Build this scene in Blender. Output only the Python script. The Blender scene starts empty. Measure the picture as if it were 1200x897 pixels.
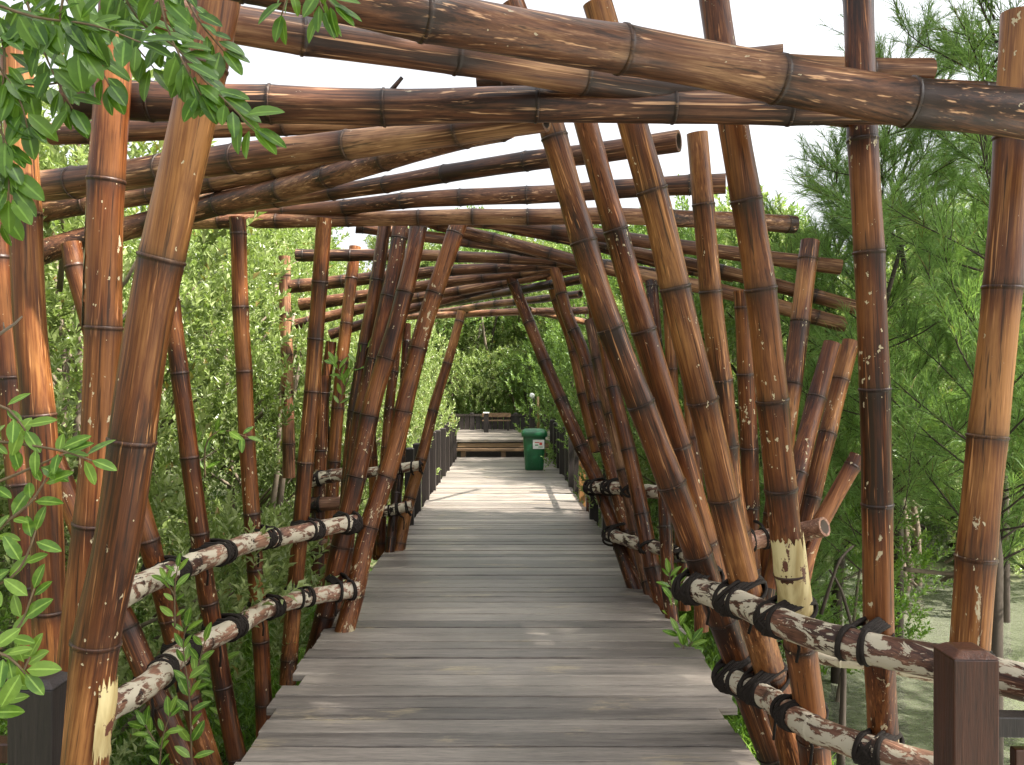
import bpy, math, random
from mathutils import Vector, Matrix, noise
random.seed(11)
R = math.radians
sc = bpy.context.scene
col = sc.collection

# ------------------------------------------------------------------ camera
cam_d = bpy.data.cameras.new('camera'); cam = bpy.data.objects.new('camera', cam_d); col.objects.link(cam)
cam.location = (0, 0, 1.5); cam.rotation_euler = (R(90), 0, 0)
cam_d.sensor_width = 36; cam_d.lens = 30.0          # 1000 px focal length at 1200 px width
cam_d.shift_x = 10/1200; cam_d.shift_y = 8.5/1200
cam_d.clip_start = 0.05; cam_d.clip_end = 2000
sc.camera = cam

# ------------------------------------------------------------------ light
SUN_EL, SUN_AZ = 52, 110            # azimuth clockwise from +Y : from the right, slightly behind the camera
w = bpy.data.worlds.new('World'); sc.world = w; w.use_nodes = True
nt = w.node_tree; nt.nodes.clear()
sky = nt.nodes.new('ShaderNodeTexSky'); sky.sky_type = 'NISHITA'; sky.sun_disc = False
sky.sun_elevation = R(SUN_EL); sky.sun_rotation = R(SUN_AZ); sky.air_density = 1.0; sky.dust_density = 6.0; sky.ozone_density = 1.0
hs = nt.nodes.new('ShaderNodeHueSaturation'); hs.inputs['Saturation'].default_value = 0.16; hs.inputs['Value'].default_value = 1.0
bg = nt.nodes.new('ShaderNodeBackground'); bg.inputs['Strength'].default_value = 0.15
out = nt.nodes.new('ShaderNodeOutputWorld')
nt.links.new(sky.outputs[0], hs.inputs['Color']); nt.links.new(hs.outputs[0], bg.inputs[0]); nt.links.new(bg.outputs[0], out.inputs[0])
sd = bpy.data.lights.new('sun', 'SUN'); sd.energy = 5.0; sd.angle = R(0.8); sd.color = (1.0, 0.95, 0.86)
sun = bpy.data.objects.new('sun', sd); col.objects.link(sun)
sdir = Vector((math.sin(R(SUN_AZ))*math.cos(R(SUN_EL)), math.cos(R(SUN_AZ))*math.cos(R(SUN_EL)), math.sin(R(SUN_EL))))
sun.rotation_euler = sdir.to_track_quat('Z', 'Y').to_euler()
sun.location = sdir*40
sc.view_settings.view_transform = 'Standard'; sc.view_settings.look = 'None'
sc.view_settings.exposure = 1.6; sc.view_settings.gamma = 1.0
sc.render.resolution_x = 1024; sc.render.resolution_y = 765
try:
    sc.cycles.max_bounces = 8; sc.cycles.transparent_max_bounces = 8
except Exception: pass

# ------------------------------------------------------------------ materials
def mat(name):
    m = bpy.data.materials.new(name); m.use_nodes = True
    n = m.node_tree; n.nodes.clear()
    o = n.nodes.new('ShaderNodeOutputMaterial')
    return m, n, o
def N(n, t, **kw):
    x = n.nodes.new(t)
    for k, v in kw.items(): setattr(x, k, v)
    return x
def ramp(n, stops):
    r = N(n, 'ShaderNodeValToRGB'); e = r.color_ramp.elements
    while len(e) < len(stops): e.new(0.5)
    for i, (p, c) in enumerate(stops):
        e[i].position = p; e[i].color = (c[0], c[1], c[2], 1)
    return r
def mixc(n, f, a, b, mode='MIX'):
    m = N(n, 'ShaderNodeMix', data_type='RGBA', blend_type=mode)
    for s, v in ((m.inputs[0], f), (m.inputs[6], a), (m.inputs[7], b)):
        if hasattr(v, 'is_output'): n.links.new(v, s)
        elif isinstance(v, (int, float)): s.default_value = v
        else: s.default_value = (v[0], v[1], v[2], 1)
    return m.outputs[2]
def mth(n, op, a, b=0.0, c=0.0, clamp=False):
    m = N(n, 'ShaderNodeMath', operation=op); m.use_clamp = clamp
    for s, v in zip(m.inputs, (a, b, c)):
        if hasattr(v, 'is_output'): n.links.new(v, s)
        else: s.default_value = v
    return m.outputs[0]
def sstep(n, v, a, b):
    m = N(n, 'ShaderNodeMapRange', interpolation_type='SMOOTHSTEP'); n.links.new(v, m.inputs[0])
    m.inputs[1].default_value = a; m.inputs[2].default_value = b
    return m.outputs[0]
def nz(n, vec, scale, detail=4, rough=0.55, sc3=(1, 1, 1), dist=0.0):
    mp = N(n, 'ShaderNodeMapping'); mp.inputs['Scale'].default_value = sc3
    n.links.new(vec, mp.inputs[0])
    t = N(n, 'ShaderNodeTexNoise'); t.inputs['Scale'].default_value = scale; t.inputs['Detail'].default_value = detail
    t.inputs['Roughness'].default_value = rough; t.inputs['Distortion'].default_value = dist
    n.links.new(mp.outputs[0], t.inputs['Vector'])
    return t.outputs[0]

def bamboo_mat(name, c0, c1, c2, peelc, rough=0.34, speck=0.5, fls=15):
    m, n, o = mat(name)
    tc = N(n, 'ShaderNodeTexCoord'); oi = N(n, 'ShaderNodeObjectInfo')
    off = N(n, 'ShaderNodeVectorMath', operation='SCALE'); off.inputs[3].default_value = 37.0
    cb = N(n, 'ShaderNodeCombineXYZ')
    for i in range(3): n.links.new(oi.outputs['Random'], cb.inputs[i])
    n.links.new(cb.outputs[0], off.inputs[0])
    ad = N(n, 'ShaderNodeVectorMath', operation='ADD')
    n.links.new(tc.outputs['Object'], ad.inputs[0]); n.links.new(off.outputs[0], ad.inputs[1])
    v = ad.outputs[0]
    st = nz(n, v, 16, 5, 0.6, (2.2, 2.2, 0.09), 0.5)
    fine = nz(n, v, 70, 4, 0.65, (2.0, 2.0, 0.05), 0.3)
    big = nz(n, v, 2.2, 3, 0.5, (1.6, 1.6, 0.8))
    s = mth(n, 'ADD', mth(n, 'MULTIPLY', st, 0.50), mth(n, 'MULTIPLY', fine, 0.50))
    s = mth(n, 'ADD', s, mth(n, 'MULTIPLY', big, 0.42))
    s = mth(n, 'ADD', s, mth(n, 'MULTIPLY', mth(n, 'SUBTRACT', oi.outputs['Random'], 0.5), 0.16))
    tone = N(n, 'ShaderNodeAttribute', attribute_name='tone').outputs['Fac']
    blot = nz(n, v, 7, 5, 0.62, (1.3, 1.3, 0.45), 0.4)
    s = mth(n, 'ADD', s, mth(n, 'MULTIPLY', mth(n, 'SUBTRACT', blot, 0.5), 0.42))
    s = mth(n, 'ADD', mth(n, 'SUBTRACT', s, 0.125), tone)
    cr = ramp(n, [(0.40, c0), (0.58, c1), (0.80, c2)]); n.links.new(s, cr.inputs[0])
    c = cr.outputs[0]
    # fine dark hairline cracks and pale fibre lines along the grain
    ln = nz(n, v, 60, 3, 0.6, (1.6, 1.6, 0.035))
    c = mixc(n, mth(n, 'MULTIPLY', sstep(n, ln, 0.60, 0.70), 0.75), c, tuple(min(1, x*1.8+0.04) for x in c2))
    c = mixc(n, mth(n, 'MULTIPLY', sstep(n, ln, 0.42, 0.32), 0.75), c, tuple(x*0.35 for x in c0))
    nd = N(n, 'ShaderNodeAttribute', attribute_name='nd').outputs['Fac']
    pe = N(n, 'ShaderNodeAttribute', attribute_name='peel').outputs['Fac']
    # soot and moss that gathers near the joints
    soot = mth(n, 'MULTIPLY', nd, mth(n, 'ADD', mth(n, 'MULTIPLY', big, 0.9), 0.25), clamp=True)
    c = mixc(n, soot, c, (0.018, 0.012, 0.009))
    # flaked-off varnish: the pale cane underneath
    fl = nz(n, v, fls, 6, 0.68, (1, 1, 0.42), 0.6)
    sp = nz(n, v, 44, 3, 0.6, (1, 1, 0.6))
    gate = nz(n, v, 3.1, 2, 0.5)
    f1 = sstep(n, mth(n, 'ADD', fl, mth(n, 'MULTIPLY', pe, 0.42)), 0.735, 0.755)
    f2 = sstep(n, mth(n, 'ADD', sp, mth(n, 'MULTIPLY', mth(n, 'SUBTRACT', gate, 0.5), 0.35)), 0.76-0.06*speck, 0.775-0.06*speck)
    pk = mixc(n, nz(n, v, 8, 4, 0.6), tuple(x*0.72 for x in peelc), peelc)
    ff = mth(n, 'MAXIMUM', f1, f2)
    c = mixc(n, ff, c, pk)
    b = N(n, 'ShaderNodeBsdfPrincipled'); n.links.new(c, b.inputs['Base Color']); b.inputs['Specular IOR Level'].default_value = 0.38
    rr = mth(n, 'ADD', mth(n, 'MULTIPLY', big, 0.25), rough-0.1)
    rr = mth(n, 'ADD', rr, mth(n, 'MULTIPLY', ff, 0.3))
    n.links.new(rr, b.inputs['Roughness'])
    bp = N(n, 'ShaderNodeBump'); bp.inputs['Strength'].default_value = 0.55; bp.inputs['Distance'].default_value = 0.003
    hgt = mth(n, 'SUBTRACT', mth(n, 'ADD', st, mth(n, 'MULTIPLY', fine, 0.6)), mth(n, 'MULTIPLY', ff, 0.5))
    n.links.new(hgt, bp.inputs['Height']); n.links.new(bp.outputs[0], b.inputs['Normal'])
    n.links.new(b.outputs[0], o.inputs[0])
    return m
M = {}
M['red'] = bamboo_mat('varnished_red_bamboo', (0.018, 0.0045, 0.002), (0.098, 0.026, 0.006), (0.25, 0.092, 0.025), (0.62, 0.52, 0.33), 0.36, 1.3)
M['tan'] = bamboo_mat('varnished_tan_bamboo', (0.026, 0.008, 0.003), (0.128, 0.039, 0.010), (0.34, 0.148, 0.045), (0.62, 0.52, 0.34), 0.38, 0.9)
M['brown'] = bamboo_mat('weathered_brown_bamboo', (0.025, 0.0095, 0.005), (0.138, 0.055, 0.026), (0.40, 0.22, 0.11), (0.52, 0.43, 0.30), 0.42, 0.3)
M['rail'] = bamboo_mat('flaking_rail_bamboo', (0.045, 0.018, 0.012), (0.17, 0.075, 0.045), (0.36, 0.20, 0.13), (0.60, 0.53, 0.40), 0.45, 1.4, 24)

def simple(name, c, rough=0.6, spec=0.5, var=0.25, scale=12, metal=0.0, bump=0.0):
    m, n, o = mat(name)
    tc = N(n, 'ShaderNodeTexCoord')
    f = nz(n, tc.outputs['Object'], scale, 4)
    cc = mixc(n, f, tuple(x*(1-var) for x in c), tuple(min(1, x*(1+var)) for x in c))
    b = N(n, 'ShaderNodeBsdfPrincipled'); n.links.new(cc, b.inputs['Base Color'])
    b.inputs['Roughness'].default_value = rough; b.inputs['Metallic'].default_value = metal
    b.inputs['Specular IOR Level'].default_value = spec
    if bump:
        bp = N(n, 'ShaderNodeBump'); bp.inputs['Strength'].default_value = bump; bp.inputs['Distance'].default_value = 0.01
        n.links.new(f, bp.inputs['Height']); n.links.new(bp.outputs[0], b.inputs['Normal'])
    n.links.new(b.outputs[0], o.inputs[0]); return m
M['rope'] = simple('black_rubber_rope', (0.020, 0.015, 0.012), 0.85, 0.25, 0.5, 60, bump=0.3)
M['inside'] = simple('dark_culm_inside', (0.05, 0.033, 0.02), 0.8)
M['white'] = simple('white_label', (0.7, 0.7, 0.68), 0.4)
M['ink_red'] = simple('red_ink', (0.5, 0.05, 0.04), 0.5)
M['ink_green'] = simple('green_ink', (0.05, 0.25, 0.08), 0.5)
M['bin'] = simple('green_plastic', (0.010, 0.095, 0.034), 0.35, 0.5, 0.25, 6)
M['bark'] = simple('grey_bark', (0.16, 0.125, 0.09), 0.85, 0.3, 0.4, 14, bump=0.5)
M['darkbark'] = simple('dark_bark', (0.05, 0.038, 0.028), 0.85, 0.3, 0.4, 14, bump=0.5)
M['twig'] = simple('brown_twig', (0.14, 0.10, 0.055), 0.7, 0.3, 0.3, 30)
M['yellow'] = simple('yellow_painted_wood', (0.28, 0.19, 0.07), 0.5)

def wood_mat(name, c0, c1, c2, axis, worn=None, rough=0.5, grain=1.0, spec=0.5):
    """long grain on one axis; every board (mesh island) gets its own tone"""
    m, n, o = mat(name)
    tc = N(n, 'ShaderNodeTexCoord'); g = N(n, 'ShaderNodeNewGeometry')
    cb = N(n, 'ShaderNodeCombineXYZ')
    for i in range(3): n.links.new(mth(n, 'MULTIPLY', g.outputs['Random Per Island'], 13.0+i), cb.inputs[i])
    ad = N(n, 'ShaderNodeVectorMath', operation='ADD'); n.links.new(tc.outputs['Object'], ad.inputs[0]); n.links.new(cb.outputs[0], ad.inputs[1])
    v = ad.outputs[0]
    s3 = [4.0, 4.0, 4.0]; s3[axis] = 0.22
    a = nz(n, v, 7*grain, 6, 0.65, s3, 0.4); f = nz(n, v, 48*grain, 4, 0.7, s3)
    s = mth(n, 'ADD', mth(n, 'MULTIPLY', a, 0.5), mth(n, 'MULTIPLY', f, 0.42))
    s = mth(n, 'ADD', mth(n, 'SUBTRACT', s, 0.06), mth(n, 'MULTIPLY', g.outputs['Random Per Island'], 0.22))
    cr = ramp(n, [(0.32, c0), (0.52, c1), (0.72, c2)]); n.links.new(s, cr.inputs[0]); c = cr.outputs[0]
    if worn:
        s4 = [1.0, 1.0, 1.0]; s4[axis] = 0.35
        wn = nz(n, tc.outputs['Object'], 3.4, 6, 0.7, s4, 0.3)
        wn = mth(n, 'ADD', wn, mth(n, 'MULTIPLY', mth(n, 'SUBTRACT', f, 0.5), 0.30))
        c = mixc(n, mth(n, 'MULTIPLY', sstep(n, wn, 0.58, 0.70), 0.65), c, worn)
        big = nz(n, tc.outputs['Object'], 0.9, 3, 0.5)
        c = mixc(n, mth(n, 'MULTIPLY', sstep(n, big, 0.42, 0.62), 0.35), c, tuple(x*0.5 for x in c0))
    c = mixc(n, mth(n, 'MULTIPLY', sstep(n, f, 0.40, 0.30), 0.7), c, tuple(x*0.4 for x in c0))
    b = N(n, 'ShaderNodeBsdfPrincipled'); n.links.new(c, b.inputs['Base Color'])
    n.links.new(mth(n, 'ADD', mth(n, 'MULTIPLY', a, 0.3), rough-0.15), b.inputs['Roughness'])
    b.inputs['Specular IOR Level'].default_value = spec
    bp = N(n, 'ShaderNodeBump'); bp.inputs['Strength'].default_value = 0.5; bp.inputs['Distance'].default_value = 0.004
    n.links.new(mth(n, 'ADD', a, mth(n, 'MULTIPLY', f, 0.5)), bp.inputs['Height']); n.links.new(bp.outputs[0], b.inputs['Normal'])
    n.links.new(b.outputs[0], o.inputs[0]); return m
M['deck'] = wood_mat('weathered_deck_boards', (0.084, 0.071, 0.062), (0.225, 0.193, 0.165), (0.41, 0.352, 0.295), 0, (0.46, 0.37, 0.23), 0.44)
M['joist'] = wood_mat('dark_joist_wood', (0.012, 0.009, 0.007), (0.03, 0.022, 0.016), (0.06, 0.045, 0.03), 1)
M['darkwood'] = wood_mat('dark_stained_post', (0.009, 0.007, 0.007), (0.024, 0.017, 0.015), (0.05, 0.036, 0.03), 2, None, 0.45)
M['redwood'] = wood_mat('red_stained_post', (0.02, 0.006, 0.003), (0.06, 0.018, 0.008), (0.125, 0.044, 0.02), 2, None, 0.35)
M['newwood'] = wood_mat('new_yellow_post', (0.16, 0.07, 0.02), (0.30, 0.15, 0.05), (0.42, 0.24, 0.09), 2, None, 0.5)
M['stepwood'] = wood_mat('brown_step_wood', (0.09, 0.05, 0.025), (0.2, 0.12, 0.06), (0.32, 0.21, 0.12), 0, None, 0.5)

def leaf_mat(name, c0, c1, c2, trans=0.35, rough=0.4, spread=0.5, brown=0.0):
    m, n, o = mat(name)
    g = N(n, 'ShaderNodeNewGeometry'); oi = N(n, 'ShaderNodeObjectInfo'); tc = N(n, 'ShaderNodeTexCoord')
    cl = nz(n, tc.outputs['Object'], 1.3, 2)
    s = mth(n, 'ADD', mth(n, 'MULTIPLY', g.outputs['Random Per Island'], 0.55), mth(n, 'MULTIPLY', cl, 0.5))
    s = mth(n, 'ADD', s, mth(n, 'MULTIPLY', mth(n, 'SUBTRACT', oi.outputs['Random'], 0.5), 0.18))
    cr = ramp(n, [(0.22, c0), (0.5, c1), (0.82, c2)]); n.links.new(s, cr.inputs[0]); c = cr.outputs[0]
    fn = nz(n, tc.outputs['Object'], 55, 3)
    c = mixc(n, mth(n, 'MULTIPLY', sstep(n, fn, 0.45, 0.68), 0.35), c, tuple(min(1, x*1.5) for x in c2))
    rb = N(n, 'ShaderNodeAttribute', attribute_name='rib').outputs['Fac']
    c = mixc(n, mth(n, 'MULTIPLY', sstep(n, rb, 0.84, 0.92), 0.7), c, tuple(min(1, x*1.9+.03) for x in c2))
    if brown:
        c = mixc(n, sstep(n, g.outputs['Random Per Island'], 1-brown-0.005, 1-brown), c, (0.24, 0.16, 0.05))
    b = N(n, 'ShaderNodeBsdfPrincipled'); n.links.new(c, b.inputs['Base Color']); b.inputs['Roughness'].default_value = rough
    t = N(n, 'ShaderNodeBsdfTranslucent')
    tcol = mixc(n, 0.55, c, (0.22, 0.34, 0.03)); n.links.new(tcol, t.inputs[0])
    mx = N(n, 'ShaderNodeMixShader'); mx.inputs[0].default_value = trans
    n.links.new(b.outputs[0], mx.inputs[1]); n.links.new(t.outputs[0], mx.inputs[2]); n.links.new(mx.outputs[0], o.inputs[0])
    return m
M['leaf'] = leaf_mat('mangrove_leaf', (0.075, 0.115, 0.028), (0.19, 0.25, 0.07), (0.40, 0.45, 0.21), 0.42, 0.34, brown=0.02)
M['leafdk'] = leaf_mat('dark_tree_leaf', (0.040, 0.085, 0.018), (0.09, 0.165, 0.035), (0.19, 0.28, 0.08), 0.40, 0.4)
M['leaffg'] = leaf_mat('broad_green_leaf', (0.026, 0.082, 0.006), (0.055, 0.145, 0.010), (0.12, 0.23, 0.022), 0.42, 0.36)
M['leafyg'] = leaf_mat('young_green_leaf', (0.05, 0.14, 0.012), (0.11, 0.23, 0.02), (0.22, 0.35, 0.05), 0.42, 0.36)
M['needle'] = leaf_mat('casuarina_needle', (0.09, 0.20, 0.05), (0.17, 0.31, 0.08), (0.30, 0.45, 0.14), 0.5, 0.5, brown=0.03)

def ground_mat():
    m, n, o = mat('swamp_mud')
    tc = N(n, 'ShaderNodeTexCoord'); v = tc.outputs['Object']
    a = nz(n, v, 1.1, 5); f = nz(n, v, 14, 4)
    cr = ramp(n, [(0.35, (0.05, 0.055, 0.026)), (0.55, (0.10, 0.11, 0.045)), (0.7, (0.16, 0.15, 0.08))])
    n.links.new(mth(n, 'ADD', mth(n, 'MULTIPLY', a, 0.7), mth(n, 'MULTIPLY', f, 0.3)), cr.inputs[0])
    b = N(n, 'ShaderNodeBsdfPrincipled'); n.links.new(cr.outputs[0], b.inputs['Base Color']); b.inputs['Roughness'].default_value = 0.8
    bp = N(n, 'ShaderNodeBump'); bp.inputs['Strength'].default_value = 0.8; bp.inputs['Distance'].default_value = 0.05
    n.links.new(f, bp.inputs['Height']); n.links.new(bp.outputs[0], b.inputs['Normal']); n.links.new(b.outputs[0], o.inputs[0]); return m
M['ground'] = ground_mat()
def water_mat():
    m, n, o = mat('murky_swamp_water')
    tc = N(n, 'ShaderNodeTexCoord'); v = tc.outputs['Object']
    a = nz(n, v, 0.8, 4)
    c = mixc(n, a, (0.075, 0.082, 0.055), (0.15, 0.155, 0.11))
    b = N(n, 'ShaderNodeBsdfPrincipled'); n.links.new(c, b.inputs['Base Color']); b.inputs['Roughness'].default_value = 0.03
    b.inputs['IOR'].default_value = 2.0
    bp = N(n, 'ShaderNodeBump'); bp.inputs['Strength'].default_value = 0.5; bp.inputs['Distance'].default_value = 0.03
    n.links.new(nz(n, v, 5, 3), bp.inputs['Height']); n.links.new(bp.outputs[0], b.inputs['Normal']); n.links.new(b.outputs[0], o.inputs[0]); return m
M['water'] = water_mat()

# ------------------------------------------------------------------ mesh helpers
def P(px, py, D): return Vector(((px-590)*D/1000, D, 1.5-(py-457)*D/1000))
class MB:
    def __init__(s): s.v = []; s.f = []; s.sm = []
    def box(s, c, size, rot=None, jit=0.0):
        b = len(s.v); hx, hy, hz = (q/2 for q in size)
        for x in (-hx, hx):
            for y in (-hy, hy):
                for z in (-hz, hz):
                    p = Vector((x, y, z))
                    if jit: p += Vector((random.uniform(-jit, jit), random.uniform(-jit, jit), random.uniform(-jit, jit)))
                    if rot: p = rot @ p
                    s.v.append(p+Vector(c))
        for q in ((0, 1, 3, 2), (4, 6, 7, 5), (0, 4, 5, 1), (2, 3, 7, 6), (0, 2, 6, 4), (1, 5, 7, 3)):
            s.f.append([b+i for i in q]); s.sm.append(False)
    def tube(s, pts, rad, n=6, cap=True):
        pts = [Vector(p) for p in pts]; b0 = len(s.v); k = len(pts)
        if not hasattr(rad, '__len__'): rad = [rad]*k
        up = None
        for i, p in enumerate(pts):
            d = (pts[min(i+1, k-1)]-pts[max(i-1, 0)]).normalized()
            if up is None:
                up = d.orthogonal().normalized()
            up = (up-d*up.dot(d)).normalized(); w_ = d.cross(up)
            for j in range(n):
                a = 2*math.pi*j/n
                s.v.append(p+(up*math.cos(a)+w_*math.sin(a))*rad[i])
        for i in range(k-1):
            for j in range(n):
                a = b0+i*n+j; c = b0+i*n+(j+1) % n
                s.f.append([a, c, c+n, a+n]); s.sm.append(True)
        if cap:
            s.f.append([b0+j for j in range(n)][::-1]); s.sm.append(False)
            s.f.append([b0+(k-1)*n+j for j in range(n)]); s.sm.append(False)
    def loop(s, pts, r, n=6):
        pts = [Vector(p) for p in pts]; k = len(pts); b0 = len(s.v)
        c = sum(pts, Vector())/k; nrm = (pts[0]-c).cross(pts[k//4]-c).normalized()
        for i, p in enumerate(pts):
            d = (pts[(i+1) % k]-pts[i-1]).normalized(); o_ = d.cross(nrm).normalized()
            for j in range(n):
                a = 2*math.pi*j/n; s.v.append(p+(o_*math.cos(a)+nrm*math.sin(a))*r)
        for i in range(k):
            for j in range(n):
                i2 = (i+1) % k
                s.f.append([b0+i*n+j, b0+i*n+(j+1) % n, b0+i2*n+(j+1) % n, b0+i2*n+j]); s.sm.append(True)
    def build(s, name, m, parent=None, bevel=0.0):
        me = bpy.data.meshes.new(name); me.from_pydata([tuple(v) for v in s.v], [], s.f); me.update()
        me.polygons.foreach_set('use_smooth', s.sm if len(s.sm) == len(me.polygons) else [False]*len(me.polygons))
        me.materials.append(m)
        o = bpy.data.objects.new(name, me); col.objects.link(o)
        if parent: o.parent = parent
        if bevel:
            md = o.modifiers.new('bevel', 'BEVEL'); md.width = bevel; md.segments = 2; md.limit_method = 'ANGLE'
        return o
def tag(o, label=None, cat=None, group=None, kind=None):
    if label: o['label'] = label
    if cat: o['category'] = cat
    if group: o['group'] = group
    if kind: o['kind'] = kind
    return o
def empty(name, loc, label, cat, group=None, rz=0):
    e = bpy.data.objects.new(name, None); col.objects.link(e); e.location = loc; e.rotation_euler = (0, 0, rz)
    e.empty_display_size = 0.2
    return tag(e, label, cat, group)

# ------------------------------------------------------------------ bamboo
def smooth_path(pts, step=0.04):
    n = len(pts)
    if n == 2: pts = [pts[0], pts[0].lerp(pts[1], 0.5), pts[1]]; n = 3
    e = [pts[0]*2-pts[1]]+pts+[pts[-1]*2-pts[-2]]
    out_ = []
    for i in range(1, n):
        p0, p1, p2, p3 = e[i-1], e[i], e[i+1], e[i+2]
        k = max(2, int((p2-p1).length/step))
        for j in range(k):
            t = j/k
            out_.append(0.5*((2*p1)+(p2-p0)*t+(2*p0-5*p1+4*p2-p3)*t*t+(3*p1-p0-3*p2+p3)*t**3))
    out_.append(pts[-1]); return out_
def culm(name, pts, d0, d1, m, label=None, group=None, peel=(0, 0), stubs=(), parent=None, cat='bamboo pole', nsp=None, seg=20):
    """one bamboo cane: swollen joints with a thin ridge, hollow cut ends; origin at its foot, local Z along the cane"""
    path = smooth_path([Vector(p) for p in pts])
    L = [0]
    for a, b in zip(path, path[1:]): L.append(L[-1]+(b-a).length)
    T = L[-1]; rnd = random.Random(hash(name+str(len(bpy.data.objects))) if False else len(bpy.data.objects)*7+3)
    nsp = nsp or rnd.uniform(0.36, 0.46)
    nodes = []; x = rnd.uniform(0.05, nsp)
    while x < T-0.04: nodes.append(x); x += nsp*rnd.uniform(0.82, 1.18)
    def at(s):
        s = max(0, min(T, s)); i = 0
        lo, hi = 0, len(L)-1
        while hi-lo > 1:
            mid = (lo+hi)//2
            if L[mid] <= s: lo = mid
            else: hi = mid
        f = (s-L[lo])/max(1e-9, L[hi]-L[lo]); return path[lo].lerp(path[hi], f)
    rings = [(0, 1, 0), (T, 1, 0)]
    for q in nodes:
        for ds, rf, nd in ((-.06, 1.0, 0), (-.028, 1.012, .25), (-.010, 1.035, .7), (-.0055, 1.03, 1), (-.003, 1.085, 1), (.003, 1.085, 1), (.0055, 1.02, 1), (.011, 1.03, .6), (.03, 1.01, .25), (.075, 1.0, 0)):
            if 0.004 < q+ds < T-0.004: rings.append((q+ds, rf, nd))
    qs = [0]+nodes+[T]
    for a, b in zip(qs, qs[1:]):
        k = max(1, int((b-a-.13)/0.09))
        for i in range(1, k+1):
            s = a+.075+(b-a-.135)*i/(k+1)
            if a+.076 < s < b-.061: rings.append((s, 0.982, 0))
    rings.sort()
    zig = [(q, Vector((rnd.uniform(-1, 1), rnd.uniform(-1, 1), rnd.uniform(-1, 1)))*0.005) for q in qs]
    axis = (path[-1]-path[0]).normalized(); base = path[0]
    rot = axis.to_track_quat('Z', 'Y').to_matrix(); inv = rot.transposed()
    V = []; F = []; ND = []; PE = []; MI = []; TO = []
    X = rot.col[0]; Y = rot.col[1]
    oval = rnd.uniform(0.965, 1.0); oa = rnd.uniform(0, 3)
    itone = [rnd.uniform(-.07, .07) for _ in qs]
    for s, rf, nd in rings:
        ii = max(q_ for q_ in range(len(qs)) if qs[q_] <= s+1e-6); below = (qs[ii+1]-s) if ii+1 < len(qs) else .3
        TO.append((-.05+.065*s/T)+itone[ii]-.10*max(0, 1-below/.11)+.04*max(0, 1-abs(below-.2)/.12))
        c = at(s); d = (at(s+.03)-at(s-.03)).normalized()
        for (qa, za), (qb, zb) in zip(zig, zig[1:]):
            if qa <= s <= qb: c = c+za.lerp(zb, (s-qa)/max(1e-6, qb-qa)); break
        u = (X-d*X.dot(d)).normalized(); w_ = d.cross(u)
        r = (d0+(d1-d0)*s/T)/2*rf
        for j in range(seg):
            a = 2*math.pi*j/seg
            rr = r*(1-(1-oval)*math.cos(2*(a+oa)))
            V.append(inv @ (c+(u*math.cos(a)+w_*math.sin(a))*rr-base)); ND.append(nd); PE.append(peel[0]+(peel[1]-peel[0])*s/T)
    k = len(rings)
    for i in range(k-1):
        for j in range(seg):
            a = i*seg+j; b = i*seg+(j+1) % seg
            F.append((a, b, b+seg, a+seg)); MI.append(0)
    for end in (0, 1):   # wall thickness and hollow of the cut end
        i0 = (k-1)*seg if end else 0
        c = sum((V[i0+j] for j in range(seg)), Vector())/seg; dz = Vector((0, 0, -0.02 if end else 0.02))
        b1 = len(V)
        for j in range(seg): V.append(c+(V[i0+j]-c)*0.72); ND.append(.15); PE.append(0.0)
        b2 = len(V)
        for j in range(seg): V.append(c+(V[i0+j]-c)*0.66+dz); ND.append(1); PE.append(0)
        for j in range(seg):
            j2 = (j+1) % seg
            q = [(i0+j, i0+j2, b1+j2, b1+j), (b1+j, b1+j2, b2+j2, b2+j)]
            for t_, ff in enumerate(q): F.append(ff if end else ff[::-1]); MI.append(t_)
        F.append(tuple(b2+j for j in range(seg)) if end else tuple(b2+j for j in range(seg))[::-1]); MI.append(1)
    # short branch stumps on some joints
    for sx in stubs:
        q = min(nodes, key=lambda t: abs(t-sx*T)); c = inv @ (at(q)-base); a = rnd.uniform(0, 6.28)
        r = (d0+(d1-d0)*q/T)/2
        up_l = inv @ Vector((0.35 if rnd.random() < .5 else -0.3, -0.1, 1 if rnd.random() < .5 else -0.9)).normalized()
        up_l.z *= 1
        tip = c+up_l*(r+0.035)+Vector((0, 0, .025)); st = c+up_l*r*0.7
        mb = MB(); mb.tube([st, tip], [0.009, 0.006], 6); off = len(V)
        V += mb.v; ND += [1]*len(mb.v); PE += [0]*len(mb.v)
        F += [tuple(off+t for t in f) for f in mb.f]; MI += [0]*len(mb.f)
    me = bpy.data.meshes.new(name); me.from_pydata([tuple(v) for v in V], [], F); me.update()
    me.materials.append(m); me.materials.append(M['inside'])
    me.polygons.foreach_set('use_smooth', [True]*len(F)); me.polygons.foreach_set('material_index', MI)
    TV = [TO[i//seg] if i < k*seg else 0.0 for i in range(len(V))]
    for nm, arr in (('nd', ND), ('peel', PE), ('tone', TV)):
        at_ = me.attributes.new(nm, 'FLOAT', 'POINT'); at_.data.foreach_set('value', arr)
    me.set_sharp_from_angle(angle=R(55))
    o = bpy.data.objects.new(name, me); col.objects.link(o)
    o.matrix_world = Matrix.Translation(base) @ rot.to_4x4()
    if label: tag(o, label, cat, group, 'thing')
    return dict(o=o, path=path, L=L, T=T, d0=d0, d1=d1)
def px(pts): return [P(*p) for p in pts]
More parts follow.
